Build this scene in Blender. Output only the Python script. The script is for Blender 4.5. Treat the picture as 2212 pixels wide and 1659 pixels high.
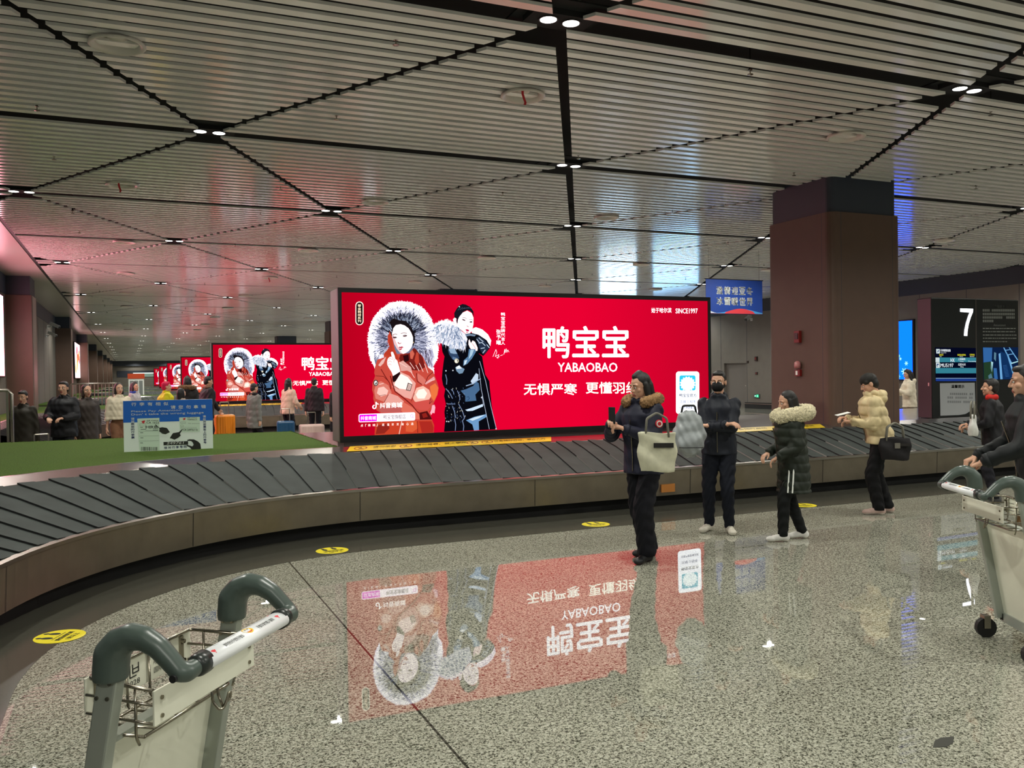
import bpy, bmesh, math, random
import numpy as np
from mathutils import Vector, Matrix

random.seed(7)
RNG = np.random.default_rng(11)
SC = bpy.context.scene
COL = SC.collection
for _o in list(bpy.data.objects):
    bpy.data.objects.remove(_o, do_unlink=True)

# ------------------------------------------------------------------ camera
W, H = 2212, 1659
FPX = 1877.0
YAW, PITCH, ROLL = math.radians(23.739), math.radians(-0.713), math.radians(-0.831)
CZ = 1.72


def cam_axes():
    cy, sy, cp, sp = math.cos(YAW), math.sin(YAW), math.cos(PITCH), math.sin(PITCH)
    f = np.array([sy * cp, cy * cp, sp])
    r = np.array([cy, -sy, 0.0])
    u = np.cross(r, f)
    c, s = math.cos(ROLL), math.sin(ROLL)
    return c * r + s * u, -s * r + c * u, f


CR, CU, CF = cam_axes()
cam_data = bpy.data.cameras.new('camera')
cam_data.sensor_width = 36.0
cam_data.lens = FPX / W * 36.0
cam_data.clip_start, cam_data.clip_end = 0.05, 500
cam = bpy.data.objects.new('camera', cam_data)
COL.objects.link(cam)
_m = Matrix.Identity(4)
for i in range(3):
    _m[i][0], _m[i][1], _m[i][2] = CR[i], CU[i], -CF[i]
_m[2][3] = CZ
cam.matrix_world = _m
SC.camera = cam

# ------------------------------------------------------------------ view, world
SC.view_settings.view_transform = 'Standard'
SC.view_settings.look = 'None'
SC.view_settings.exposure = 0.0
SC.view_settings.gamma = 1.0
SC.view_settings.use_curve_mapping = False
world = bpy.data.worlds.new('world')
SC.world = world
world.use_nodes = True
world.node_tree.nodes['Background'].inputs[0].default_value = (0.95, 1.0, 0.92, 1)   # light of the rest of the hall, behind the camera
world.node_tree.nodes['Background'].inputs[1].default_value = 0.13
SPOT_W = 365.0            # one ceiling lamp
SPOT_RGB = (1.0, 0.99, 0.90)
CEIL = 4.80               # underside of the slats
RUN = 19.0                # one carousel bay


# ------------------------------------------------------------------ materials
def lin(c):
    c = c / 255.0
    return c / 12.92 if c <= 0.04045 else ((c + 0.055) / 1.055) ** 2.4


def L3(rgb):
    return tuple(lin(v) for v in rgb) + (1.0,)


MATS = {}


def pm(name, rgb, rough=0.5, metal=0.0, spec=0.5, var=0.0, scale=20.0, bump=0.0, coat=0.0, alpha=1.0, stretch=None):
    if name in MATS:
        return MATS[name]
    m = bpy.data.materials.new(name)
    m.use_nodes = True
    nt = m.node_tree
    b = nt.nodes['Principled BSDF']
    b.inputs['Base Color'].default_value = L3(rgb)
    b.inputs['Roughness'].default_value = rough
    b.inputs['Metallic'].default_value = metal
    b.inputs['Specular IOR Level'].default_value = spec
    b.inputs['Coat Weight'].default_value = coat
    b.inputs['Alpha'].default_value = alpha
    if var or bump:
        tc = nt.nodes.new('ShaderNodeTexCoord')
        n = nt.nodes.new('ShaderNodeTexNoise')
        n.inputs['Scale'].default_value = scale
        n.inputs['Detail'].default_value = 4
        src = tc.outputs['Object']
        if stretch:
            mp = nt.nodes.new('ShaderNodeMapping')
            mp.inputs['Scale'].default_value = stretch
            nt.links.new(src, mp.inputs[0])
            src = mp.outputs[0]
        nt.links.new(src, n.inputs['Vector'])
        if var:
            r = nt.nodes.new('ShaderNodeMapRange')
            r.inputs[1].default_value, r.inputs[2].default_value = 0.3, 0.7
            r.inputs[3].default_value, r.inputs[4].default_value = 1 - var, 1 + var
            nt.links.new(n.outputs['Fac'], r.inputs[0])
            mx = nt.nodes.new('ShaderNodeMix')
            mx.data_type = 'RGBA'
            mx.blend_type = 'MULTIPLY'
            mx.inputs[0].default_value = 1.0
            mx.inputs[6].default_value = L3(rgb)
            nt.links.new(r.outputs[0], mx.inputs[7])
            nt.links.new(mx.outputs[2], b.inputs['Base Color'])
        if bump:
            bp = nt.nodes.new('ShaderNodeBump')
            bp.inputs['Strength'].default_value = bump
            bp.inputs['Distance'].default_value = 0.01
            nt.links.new(n.outputs['Fac'], bp.inputs['Height'])
            nt.links.new(bp.outputs[0], b.inputs['Normal'])
    MATS[name] = m
    return m


def em(rgb, strength=1.0):
    key = 'glow_%d_%d_%d_%s' % (*rgb, strength)
    if key in MATS:
        return MATS[key]
    m = bpy.data.materials.new(key)
    m.use_nodes = True
    nt = m.node_tree
    nt.nodes.remove(nt.nodes['Principled BSDF'])
    e = nt.nodes.new('ShaderNodeEmission')
    e.inputs[0].default_value = L3(rgb)
    e.inputs[1].default_value = strength
    nt.links.new(e.outputs[0], nt.nodes['Material Output'].inputs[0])
    MATS[key] = m
    return m


def terrazzo():
    m = bpy.data.materials.new('polished_terrazzo')
    m.use_nodes = True
    nt = m.node_tree
    N, K = nt.nodes.new, nt.links.new
    b = nt.nodes['Principled BSDF']
    tc = N('ShaderNodeTexCoord')
    v1 = N('ShaderNodeTexNoise'); v1.inputs['Scale'].default_value = 74; v1.inputs['Detail'].default_value = 3; v1.inputs['Distortion'].default_value = 1.2
    v2 = N('ShaderNodeTexVoronoi'); v2.inputs['Scale'].default_value = 120
    n3 = N('ShaderNodeTexNoise'); n3.inputs['Scale'].default_value = 1.3
    for t in (v1, v2, n3):
        K(tc.outputs['Object'], t.inputs['Vector'])
    ramp = N('ShaderNodeValToRGB')
    el = ramp.color_ramp.elements
    el[0].position, el[0].color = 0.40, L3((66, 66, 56))
    el[1].position, el[1].color = 0.53, L3((166, 166, 150))
    e = el.new(0.455); e.color = L3((126, 126, 112))
    e = el.new(0.70); e.color = L3((190, 190, 176))
    K(v1.outputs['Fac'], ramp.inputs[0])
    mul = N('ShaderNodeMix'); mul.data_type = 'RGBA'; mul.blend_type = 'MULTIPLY'; mul.inputs[0].default_value = 1
    mr = N('ShaderNodeMapRange'); mr.inputs[3].default_value = 0.86; mr.inputs[4].default_value = 1.12
    K(v2.outputs['Color'], mr.inputs[0])
    K(ramp.outputs[0], mul.inputs[6]); K(mr.outputs[0], mul.inputs[7])
    mul2 = N('ShaderNodeMix'); mul2.data_type = 'RGBA'; mul2.blend_type = 'MULTIPLY'; mul2.inputs[0].default_value = 1
    mr2 = N('ShaderNodeMapRange'); mr2.inputs[1].default_value = .3; mr2.inputs[2].default_value = .7; mr2.inputs[3].default_value = 0.93; mr2.inputs[4].default_value = 1.06
    K(n3.outputs['Fac'], mr2.inputs[0]); K(mul.outputs[2], mul2.inputs[6]); K(mr2.outputs[0], mul2.inputs[7])
    sep = N('ShaderNodeSeparateXYZ'); K(tc.outputs['Object'], sep.inputs[0])

    def math_(op, a, bb, cc=None):
        n = N('ShaderNodeMath'); n.operation = op
        for i, q in enumerate((a, bb, cc)):
            if q is None:
                continue
            if isinstance(q, (int, float)):
                n.inputs[i].default_value = q
            else:
                K(q, n.inputs[i])
        return n.outputs[0]
    gx = math_('PINGPONG', math_('ADD', sep.outputs[0], 100 * 0.98 - 0.34), 0.49)
    gy = math_('PINGPONG', math_('ADD', sep.outputs[1], 100 * 0.98 - 0.1), 0.49)
    jx = math_('LESS_THAN', gx, 0.0016)
    jy = math_('LESS_THAN', gy, 0.0013)
    main = math_('LESS_THAN', math_('ABSOLUTE', math_('SUBTRACT', sep.outputs[0], 1.32), None), 0.0065)
    j = math_('MAXIMUM', math_('MULTIPLY', math_('MAXIMUM', jx, jy), 0.55), math_('MULTIPLY', main, 0.92))
    mix = N('ShaderNodeMix'); mix.data_type = 'RGBA'
    K(j, mix.inputs[0]); K(mul2.outputs[2], mix.inputs[6]); mix.inputs[7].default_value = L3((30, 28, 22))
    K(mix.outputs[2], b.inputs['Base Color'])
    rg = N('ShaderNodeMapRange'); rg.inputs[3].default_value = 0.008; rg.inputs[4].default_value = 0.018
    K(n3.outputs['Fac'], rg.inputs[0]); K(rg.outputs[0], b.inputs['Roughness'])
    b.inputs['IOR'].default_value = 1.85
    return m


M_floor = terrazzo()
M_border = pm('dark_granite', (72, 71, 63), 0.16, spec=0.5, var=0.12, scale=90)
M_slat = pm('satin_slat', (236, 234, 228), 0.13, metal=0.05, spec=0.9)
M_void = pm('ceiling_void', (14, 14, 15), 0.9)
M_soffit = pm('soffit_paint', (170, 162, 154), 0.30, spec=0.5)
M_wall = pm('wall_panel', (106, 100, 92), 0.55, var=0.05, scale=3)
M_navy = pm('navy_band', (44, 50, 62), 0.5)
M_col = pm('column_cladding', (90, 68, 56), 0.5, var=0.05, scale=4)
M_steel = pm('brushed_steel', (176, 170, 160), 0.30, metal=1.0, var=0.06, scale=8, stretch=(1, 1, 18))
M_skirt = pm('skirt_steel', (142, 132, 116), 0.36, metal=0.85, var=0.10, scale=5)
M_deck = pm('deck_steel', (150, 142, 138), 0.22, metal=0.9, var=0.06, scale=9)
M_belt = pm('belt_rubber', (60, 65, 63), 0.72, spec=0.18, var=0.18, scale=3.2, bump=0.12)
M_beltedge = pm('belt_worn_edge', (26, 26, 26), 0.6)
M_beltlip = pm('belt_bright_lip', (190, 188, 182), 0.35, metal=0.6)
M_black = pm('matt_black', (16, 16, 17), 0.6)
M_plinth = pm('plinth_black', (14, 14, 13), 0.7)
M_bezel = pm('bezel_black', (20, 18, 20), 0.35)
M_boxgrey = pm('box_grey', (112, 104, 104), 0.45)
M_turf = pm('turf_green', (72, 94, 38), 0.9, spec=0.1, var=0.40, scale=70, bump=1.0)
M_white = pm('white_print', (240, 243, 238), 0.5)
M_signpaper = pm('sign_board_face', (234, 245, 238), 0.45)
M_tag = pm('tag_paper', (206, 228, 208), 0.5)
M_blue = pm('sign_blue', (14, 98, 196), 0.45)
M_dblue = pm('print_navy', (20, 40, 110), 0.5)
M_ink = pm('print_ink', (34, 36, 32), 0.5)
M_inkgrey = pm('print_grey', (92, 110, 98), 0.5)
M_redprint = pm('print_red', (200, 24, 40), 0.5)
M_yellow = pm('sticker_yellow', (232, 214, 40), 0.4)
M_tape = pm('tape_yellow', (224, 190, 44), 0.4)
M_tapeink = pm('tape_ink', (110, 84, 24), 0.5)
M_tapered = pm('tape_red', (150, 46, 20), 0.5)
M_alu = pm('trolley_aluminium', (158, 164, 154), 0.36, metal=0.3, var=0.05, scale=6)
M_plate = pm('trolley_plate', (228, 228, 210), 0.38, metal=0.1, var=0.04, scale=5)
M_grip = pm('grip_plastic', (74, 86, 80), 0.34, spec=0.5)
M_collar = pm('grip_collar', (34, 40, 38), 0.32)
M_wire = pm('wire_chrome', (150, 144, 130), 0.22, metal=1.0)
M_barwhite = pm('handle_sleeve', (238, 240, 242), 0.3)
M_smile = pm('smile_yellow', (244, 198, 40), 0.4)
M_ventwhite = pm('vent_white', (206, 200, 190), 0.4)
M_ribbon = pm('ribbon_red', (178, 22, 34), 0.6)
M_skin = pm('skin', (206, 160, 134), 0.5, spec=0.3)
M_lip = pm('lips', (160, 84, 76), 0.5)
M_eyew = pm('eye_white', (225, 222, 216), 0.3)
M_eyed = pm('eye_dark', (24, 16, 12), 0.2)
M_hair = pm('hair_black', (20, 17, 16), 0.45, bump=0.4, scale=60, stretch=(6, 6, 1))
M_hairbrown = pm('hair_brown', (46, 30, 22), 0.45, bump=0.4, scale=60, stretch=(6, 6, 1))


def cloth(name, rgb, rough=0.7, spec=0.25):
    return pm('cloth_' + name, rgb, rough, spec=spec, var=0.12, scale=14, bump=0.15)


# ------------------------------------------------------------------ mesh building
class MB:
    """collects shapes into one mesh"""

    def __init__(self):
        self.v, self.f, self.mi, self.n = [], [], [], 0

    def add(self, verts, faces, mi=0):
        verts = np.asarray(verts, float)
        self.v.append(verts)
        n = self.n
        self.f += [tuple(int(i) + n for i in f) for f in faces]
        self.mi += [mi] * len(faces)
        self.n += len(verts)
        return self

    def box(self, c, s, rot=None, mi=0):
        sx, sy, sz = (q / 2 for q in s)
        v = np.array([(x, y, z) for x in (-sx, sx) for y in (-sy, sy) for z in (-sz, sz)])
        if rot is not None:
            v = v @ np.array(Matrix(rot).to_3x3()).T
        v = v + np.array(c, float)
        return self.add(v, [(0, 1, 3, 2), (4, 6, 7, 5), (0, 4, 5, 1), (2, 3, 7, 6), (0, 2, 6, 4), (1, 5, 7, 3)], mi)

    def bx(self, x0, x1, y0, y1, z0, z1, mi=0):
        return self.box(((x0 + x1) / 2, (y0 + y1) / 2, (z0 + z1) / 2), (abs(x1 - x0), abs(y1 - y0), abs(z1 - z0)), None, mi)

    def tube(self, pts, r, seg=8, mi=0, closed=False):
        P = np.asarray(pts, float)
        n = len(P)
        rr = np.full(n, r, float) if np.isscalar(r) else np.asarray(r, float)
        verts = []
        T = np.zeros_like(P)
        for i in range(n):
            a, b = (P[(i - 1) % n], P[(i + 1) % n]) if closed else (P[max(i - 1, 0)], P[min(i + 1, n - 1)])
            T[i] = (b - a) / (np.linalg.norm(b - a) + 1e-12)
        ref = np.array([0, 0, 1.0]) if abs(T[0][2]) < 0.9 else np.array([1.0, 0, 0])
        nrm = np.cross(T[0], ref); nrm /= np.linalg.norm(nrm)
        for i in range(n):
            nrm = nrm - T[i] * (nrm @ T[i]); nrm /= np.linalg.norm(nrm) + 1e-12
            bn = np.cross(T[i], nrm)
            for k in range(seg):
                a = 2 * math.pi * k / seg
                verts.append(P[i] + rr[i] * (math.cos(a) * nrm + math.sin(a) * bn))
        faces = []
        for i in range(n if closed else n - 1):
            j = (i + 1) % n
            for k in range(seg):
                l = (k + 1) % seg
                faces.append((i * seg + k, i * seg + l, j * seg + l, j * seg + k))
        if not closed:
            faces.append(tuple(range(seg))[::-1])
            faces.append(tuple((n - 1) * seg + k for k in range(seg)))
        return self.add(verts, faces, mi)

    def lathe(self, prof, c, seg=24, mi=0, cap=True):
        """profile of (radius, z)"""
        verts = [(c[0] + r * math.cos(2 * math.pi * k / seg), c[1] + r * math.sin(2 * math.pi * k / seg), c[2] + z) for r, z in prof for k in range(seg)]
        faces = []
        for i in range(len(prof) - 1):
            for k in range(seg):
                l = (k + 1) % seg
                faces.append((i * seg + k, i * seg + l, (i + 1) * seg + l, (i + 1) * seg + k))
        if cap:
            faces.append(tuple(range(seg))[::-1])
            faces.append(tuple((len(prof) - 1) * seg + k for k in range(seg)))
        return self.add(verts, faces, mi)

    def prism(self, poly, z0, z1, mi=0):
        """xy polygon extruded along z"""
        n = len(poly)
        v = [(x, y, z0) for x, y in poly] + [(x, y, z1) for x, y in poly]
        f = [tuple(range(n))[::-1], tuple(range(n, 2 * n))]
        f += [(i, (i + 1) % n, n + (i + 1) % n, n + i) for i in range(n)]
        return self.add(v, f, mi)

    def build(self, name, mats, parent=None, smooth=False, bevel=0.0):
        me = bpy.data.meshes.new(name)
        V = np.concatenate(self.v) if self.v else np.zeros((0, 3))
        me.from_pydata(V.tolist(), [], self.f)
        for m in (mats if isinstance(mats, (list, tuple)) else [mats]):
            me.materials.append(m)
        me.polygons.foreach_set('material_index', self.mi)
        if smooth:
            me.polygons.foreach_set('use_smooth', [True] * len(self.f))
        me.update()
        return link(name, me, parent, bevel)


def link(name, me, parent=None, bevel=0.0):
    o = bpy.data.objects.new(name, me)
    COL.objects.link(o)
    if parent is not None:
        o.parent = parent
    if bevel:
        b = o.modifiers.new('bevel', 'BEVEL')
        b.width = bevel
        b.segments = 2
        b.limit_method = 'ANGLE'
    return o


def tag(o, label, cat=None, group=None, kind=None):
    o['label'] = label
    if cat:
        o['category'] = cat
    if group:
        o['group'] = group
    if kind:
        o['kind'] = kind
    return o


def thing(name, label, cat, loc=(0, 0, 0), rz=0.0, group=None, kind=None):
    o = bpy.data.objects.new(name, None)
    COL.objects.link(o)
    o.location = loc
    o.rotation_euler = (0, 0, rz)
    o.empty_display_size = 0.1
    return tag(o, label, cat, group, kind)


def struct(o, label=None):
    o['kind'] = 'structure'
    if label:
        o['label'] = label
    return o


def dup(root, dloc=(0, 0, 0), label=None, group=None):
    c = root.copy()
    COL.objects.link(c)
    c.location = Vector(root.location) + Vector(dloc)
    if label:
        c['label'] = label
    if group:
        c['group'] = group

    def kids(a, b):
        for ch in list(a.children):
            k = ch.copy()
            COL.objects.link(k)
            k.parent = b
            kids(ch, k)
    kids(root, c)
    return c


# ---- text as meshes
TXT = {}


def text2d(s, bold=0.0):
    key = (s, bold)
    if key not in TXT:
        cu = bpy.data.curves.new('lettering', 'FONT')
        cu.body = s
        cu.resolution_u = 2
        cu.offset = bold
        o = bpy.data.objects.new('lettering', cu)
        COL.objects.link(o)
        dg = bpy.context.evaluated_depsgraph_get()
        me = bpy.data.meshes.new_from_object(o.evaluated_get(dg))
        n = len(me.vertices)
        co = np.zeros(n * 3)
        me.vertices.foreach_get('co', co)
        co = co.reshape(-1, 3)[:, :2]
        fs = [tuple(p.vertices) for p in me.polygons]
        bpy.data.objects.remove(o, do_unlink=True)
        bpy.data.meshes.remove(me)
        bpy.data.curves.remove(cu)
        TXT[key] = (co, fs)
    return TXT[key]


def put_text(mb, s, x0, x1, y0, y1, fn, mi=0, bold=0.0, shear=0.0):
    """fit the string's glyphs into the box (x0..x1, y0..y1) of a plane; fn maps plane coordinates to 3-D"""
    co, fs = text2d(s, 0.0)
    if not len(co):
        return
    if bold:      # heavier strokes: the same glyphs laid again a hair to each side
        d = bold * 1.3 * abs(y1 - y0)
        for dx, dy in ((-d, 0), (d, 0), (0, -d), (0, d)):
            put_text(mb, s, x0 + d + dx, x1 - d + dx, y0 + d + dy, y1 - d + dy, fn, mi, 0.0, shear)
        return
    lo, hi = co.min(0), co.max(0)
    q = (co - lo) / np.maximum(hi - lo, 1e-6)
    X = x0 + q[:, 0] * (x1 - x0) + shear * q[:, 1] * (y1 - y0)
    Y = y0 + q[:, 1] * (y1 - y0)
    mb.add(np.array([fn(a, b) for a, b in zip(X, Y)]), fs, mi)


def column_text(mb, s, xc, w, ytop, ybot, fn, mi=0, bold=0.0):
    n = len(s)
    st = (ytop - ybot) / n
    for i, ch in enumerate(s):
        if ch == ' ':
            continue
        put_text(mb, ch, xc - w / 2, xc + w / 2, ytop - (i + .92) * st, ytop - (i + .06) * st, fn, mi, bold)


# ---- soft bodies: closed shapes fused with a voxel remesh
def rc(p1, r1, p2, r2, seg=12):
    """tapered capsule"""
    p1, p2 = np.array(p1, float), np.array(p2, float)
    d = p2 - p1
    ln = np.linalg.norm(d)
    d = d / ln if ln > 1e-9 else np.array([0, 0, 1.0])
    a = np.cross(d, [0, 0, 1.0] if abs(d[2]) < .9 else [1.0, 0, 0]); a /= np.linalg.norm(a)
    b = np.cross(d, a)
    rings = [(p1 - d * r1 * math.cos(t), r1 * math.sin(t)) for t in np.linspace(.12, math.pi / 2, 4)]
    rings += [(p2 + d * r2 * math.sin(t), r2 * math.cos(t)) for t in np.linspace(0, math.pi / 2 - .12, 4)]
    v = [c + r * (math.cos(2 * math.pi * k / seg) * a + math.sin(2 * math.pi * k / seg) * b) for c, r in rings for k in range(seg)]
    f = []
    for i in range(len(rings) - 1):
        for k in range(seg):
            l = (k + 1) % seg
            f.append((i * seg + k, i * seg + l, (i + 1) * seg + l, (i + 1) * seg + k))
    f.append(tuple(range(seg))[::-1])
    f.append(tuple((len(rings) - 1) * seg + k for k in range(seg)))
    return np.array(v), f


def ell(c, r, seg=16, rings=10, rot=None):
    v = []
    for i in range(rings + 1):
        t = math.pi * (i + .0) / rings
        t = min(max(t, .08), math.pi - .08)
        for k in range(seg):
            a = 2 * math.pi * k / seg
            v.append((r[0] * math.sin(t) * math.cos(a), r[1] * math.sin(t) * math.sin(a), -r[2] * math.cos(t)))
    v = np.array(v)
    if rot is not None:
        v = v @ np.array(rot).T
    v = v + np.array(c, float)
    f = []
    for i in range(rings):
        for k in range(seg):
            l = (k + 1) % seg
            f.append((i * seg + k, i * seg + l, (i + 1) * seg + l, (i + 1) * seg + k))
    f.append(tuple(range(seg))[::-1])
    f.append(tuple(rings * seg + k for k in range(seg)))
    return v, f


def loft(rings, seg=20):
    """rings of (x, y, z, rx, ry)"""
    v = [(x + a * math.cos(2 * math.pi * k / seg), y + b * math.sin(2 * math.pi * k / seg), z) for x, y, z, a, b in rings for k in range(seg)]
    f = []
    for i in range(len(rings) - 1):
        for k in range(seg):
            l = (k + 1) % seg
            f.append((i * seg + k, i * seg + l, (i + 1) * seg + l, (i + 1) * seg + k))
    f.append(tuple(range(seg))[::-1])
    f.append(tuple((len(rings) - 1) * seg + k for k in range(seg)))
    return np.array(v), f


def fuse(prims, voxel=0.013, smooth=4):
    mb = MB()
    for v, f in prims:
        mb.add(v, f)
    me = bpy.data.meshes.new('soft')
    me.from_pydata(np.concatenate(mb.v).tolist(), [], mb.f)
    o = bpy.data.objects.new('soft', me)
    COL.objects.link(o)
    r = o.modifiers.new('r', 'REMESH')
    r.mode = 'VOXEL'
    r.voxel_size = voxel
    if smooth:
        s = o.modifiers.new('s', 'SMOOTH')
        s.factor = 0.5
        s.iterations = smooth
    ev = o.evaluated_get(bpy.context.evaluated_depsgraph_get())
    out = ev.to_mesh()
    co = np.zeros(len(out.vertices) * 3)
    out.vertices.foreach_get('co', co)
    no = np.zeros(len(out.vertices) * 3)
    out.vertices.foreach_get('normal', no)
    fs = [tuple(p.vertices) for p in out.polygons]
    ev.to_mesh_clear()
    bpy.data.objects.remove(o, do_unlink=True)
    bpy.data.meshes.remove(me)
    return co.reshape(-1, 3), fs, no.reshape(-1, 3)


def soft(name, prims, mats, parent, voxel=0.013, smooth=4, edit=None, face_mi=None):
    co, fs, no = fuse(prims, voxel, smooth)
    if edit is not None:
        co = edit(co, no)
    mb = MB()
    mb.add(co, fs)
    if face_mi is not None:
        mb.mi = [face_mi(co[list(f)].mean(0)) for f in fs]
    return mb.build(name, mats, parent, smooth=True)


def ordinal(n):
    return ['first', 'second', 'third', 'fourth', 'fifth', 'sixth', 'seventh', 'eighth', 'ninth', 'tenth', 'eleventh', 'twelfth', 'thirteenth', 'fourteenth', 'fifteenth'][n]


def seen(p, margin=15):
    q = np.array(p, float) - [0, 0, CZ]
    z = q @ CF
    if z < .3:
        return None
    x, y = W / 2 + FPX * (q @ CR) / z, H / 2 - FPX * (q @ CU) / z
    return (x, y) if -margin < x < W + margin and -margin < y < H + margin else None

# ================================================================== THE HALL
XL, XR, YB, YF = -3.30, 25.30, -9.0, 165.0     # left wall, right wall, behind the camera, far wall
floor = struct(MB().bx(-9, 34, YB, YF, -0.2, 0.0).build('floor', M_floor), 'polished speckled terrazzo floor')
struct(MB().bx(-9, 34, YB, YF, 5.20, 5.35).build('ceiling_slab', M_void), 'dark void above the slatted ceiling')

# slatted ceiling: slats run across the hall, cut by two families of slanting gaps and by one missing slat per lamp row
LA, LC, LOX, LOY = 5.104, 4.733, 3.532, 6.869
SLOPE = 0.5 * LA / LC
NP = 22
PITCHS = LC / NP
SW, ST = 0.113, 0.030


def slats():
    V, F = [], []
    k0, k1 = int((YB - LOY) / PITCHS), int((YF - LOY) / PITCHS)
    gap = 0.062
    xl, xr = -2.16, XR
    for k in range(k0, k1):
        if k % NP == 0:
            continue
        y = LOY + k * PITCHS
        cuts = []
        for i in range(-40, 60):
            cuts.append((LOX + i * LA + (y - LOY) * SLOPE, SLOPE))
            cuts.append((LOX + i * LA - (y - LOY) * SLOPE, -SLOPE))
        cuts = sorted(c for c in cuts if xl + .05 < c[0] < xr - .05)
        cuts = [(xl - gap, 0.0)] + cuts + [(xr + gap, 0.0)]
        for (a, sa), (b, sb) in zip(cuts[:-1], cuts[1:]):
            xa, xb = a + gap, b - gap
            if xb - xa < 0.36:
                continue
            n = len(V)
            for z in (CEIL, CEIL + ST):
                for yy in (-SW / 2, SW / 2):
                    V.append((xa + sa * yy, y + yy, z))
                    V.append((xb + sb * yy, y + yy, z))
            F += [(n, n + 2, n + 3, n + 1), (n + 4, n + 5, n + 7, n + 6), (n, n + 1, n + 5, n + 4), (n + 2, n + 6, n + 7, n + 3), (n, n + 4, n + 6, n + 2), (n + 1, n + 3, n + 7, n + 5)]
    mb = MB()
    mb.add(V, F)
    return mb.build('ceiling', M_slat)


struct(slats(), 'ceiling of pale metal slats cut by slanting dark gaps')
struct(MB().bx(XL - 1, -2.24, YB, YF, CEIL + .005, CEIL + .15).build('ceiling_soffit', M_soffit), 'smooth ceiling strip along the left wall')
struct(MB().bx(-2.235, -2.165, YB, YF, CEIL + .02, CEIL + .06).build('trim_1', M_black), 'dark groove between ceiling strip and slats')

# walls
mb = MB()
mb.bx(XL - .2, XL, 18.0, YF, 0, 4.24, 0)
mb.bx(XL - .2, XL + .02, 18.0, YF, 4.24, CEIL + .02, 1)
for y in np.arange(20.0, YF, 2.4):
    mb.bx(XL - .02, XL + .004, y, y + .02, 0, 4.24, 1)
struct(mb.build('wall_left', [M_wall, M_navy]), 'left wall with a dark band under the ceiling')
mb = MB()
DY0, DY1 = 31.45, 33.0
mb.bx(XR, XR + .2, YB + 12, DY0, 0, 4.26, 0)
mb.bx(XR, XR + .2, DY1, YF, 0, 4.26, 0)
mb.bx(XR, XR + .2, DY0, DY1, 2.03, 4.26, 0)
mb.bx(XR - .02, XR + .2, YB + 12, YF, 4.26, CEIL + .02, 1)
for y in np.arange(10.9, 60, 1.86):
    mb.bx(XR - .004, XR + .02, y, y + .018, 0, 4.26, 1)
struct(mb.build('wall_right', [M_wall, M_navy]), 'right wall of beige panels with a dark band under the ceiling')
mb = MB()
mb.bx(XR + .12, XR + .16, DY0, DY1, 0, 2.03, 0)
mb.bx(XR + .1, XR + .13, DY0 + .12, DY0 + .20, .98, 1.02, 1)
struct(mb.build('door_1', [pm('door_grey', (104, 98, 92), .5), M_steel]), 'grey service door in the right wall')
mb = MB()
mb.bx(XR - .10, XR, 20.0, DY0 - .02, 0.0, .27, 0)
mb.bx(XR - .115, XR - .10, 20.0, DY0 - .02, .20, .225, 1)
struct(mb.build('baseboard_right', [M_black, M_steel]), 'black bumper rail along the foot of the right wall')
mb = MB()
mb.bx(-9, 34, YF, YF + .3, 0, 5.2, 0)
mb.bx(-9, 34, YF - .4, YF, 3.9, 5.2, 1)
mb.bx(-2.0, 8.0, YF - .06, YF, 2.0, 3.1, 1)
struct(mb.build('wall_far', [M_wall, M_navy]), 'far end wall of the hall')

# columns of the hall and pilasters on the left wall
SQ = []


def rsq(h, r, n=6):
    out = []
    for cx, cy, a0 in ((h - r, h - r, 0), (-h + r, h - r, 90), (-h + r, -h + r, 180), (h - r, -h + r, 270)):
        for i in range(n + 1):
            a = math.radians(a0 + 90 * i / n)
            out.append((cx + r * math.cos(a), cy + r * math.sin(a)))
    return out


mb = MB()
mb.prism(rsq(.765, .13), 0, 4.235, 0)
mb.prism(rsq(.725, .12), 4.235, CEIL + .05, 1)
for s in (-1, 1):
    mb.bx(s * .762, s * .7655, -.56, -.553, 0, 4.235, 1)
    mb.bx(.553 * s, .56 * s, -.7655, -.762, 0, 4.235, 1)
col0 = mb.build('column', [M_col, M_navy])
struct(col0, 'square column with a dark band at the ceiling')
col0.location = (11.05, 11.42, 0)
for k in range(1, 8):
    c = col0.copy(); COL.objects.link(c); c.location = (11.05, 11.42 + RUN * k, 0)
mb = MB()
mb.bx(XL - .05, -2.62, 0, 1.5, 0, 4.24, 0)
mb.bx(XL - .05, -2.66, .04, 1.46, 4.24, CEIL + .02, 1)
mb.bx(-2.622, -2.612, .25, 1.25, 0, 4.24, 2)
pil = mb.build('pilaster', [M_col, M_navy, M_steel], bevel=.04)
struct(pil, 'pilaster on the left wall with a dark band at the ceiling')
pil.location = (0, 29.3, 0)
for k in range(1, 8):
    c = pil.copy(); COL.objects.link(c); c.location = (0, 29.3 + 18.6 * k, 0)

# ---- ceiling lamps
G_lens = em((255, 252, 244), 7.0)


def downlight():
    t = thing('ceiling_downlight', 'twin round ceiling downlight', 'ceiling light')
    mb = MB().bx(-.40, .40, -.30, .30, .075, .09).bx(-.30, .30, -.13, .13, .022, .075)
    mb.build('mount_plate', M_void, t)
    for s in (-1, 1):
        MB().lathe([(.090, .03), (.090, .014), (.077, .014), (.077, .022), (.02, .022)], (s * .112, 0, .0), 20).build('rim', M_black, t)
        MB().lathe([(.074, 0), (.074, .008), (.01, .009)], (s * .112, 0, .0145), 20).build('lens', G_lens, t)
    return t


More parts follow.
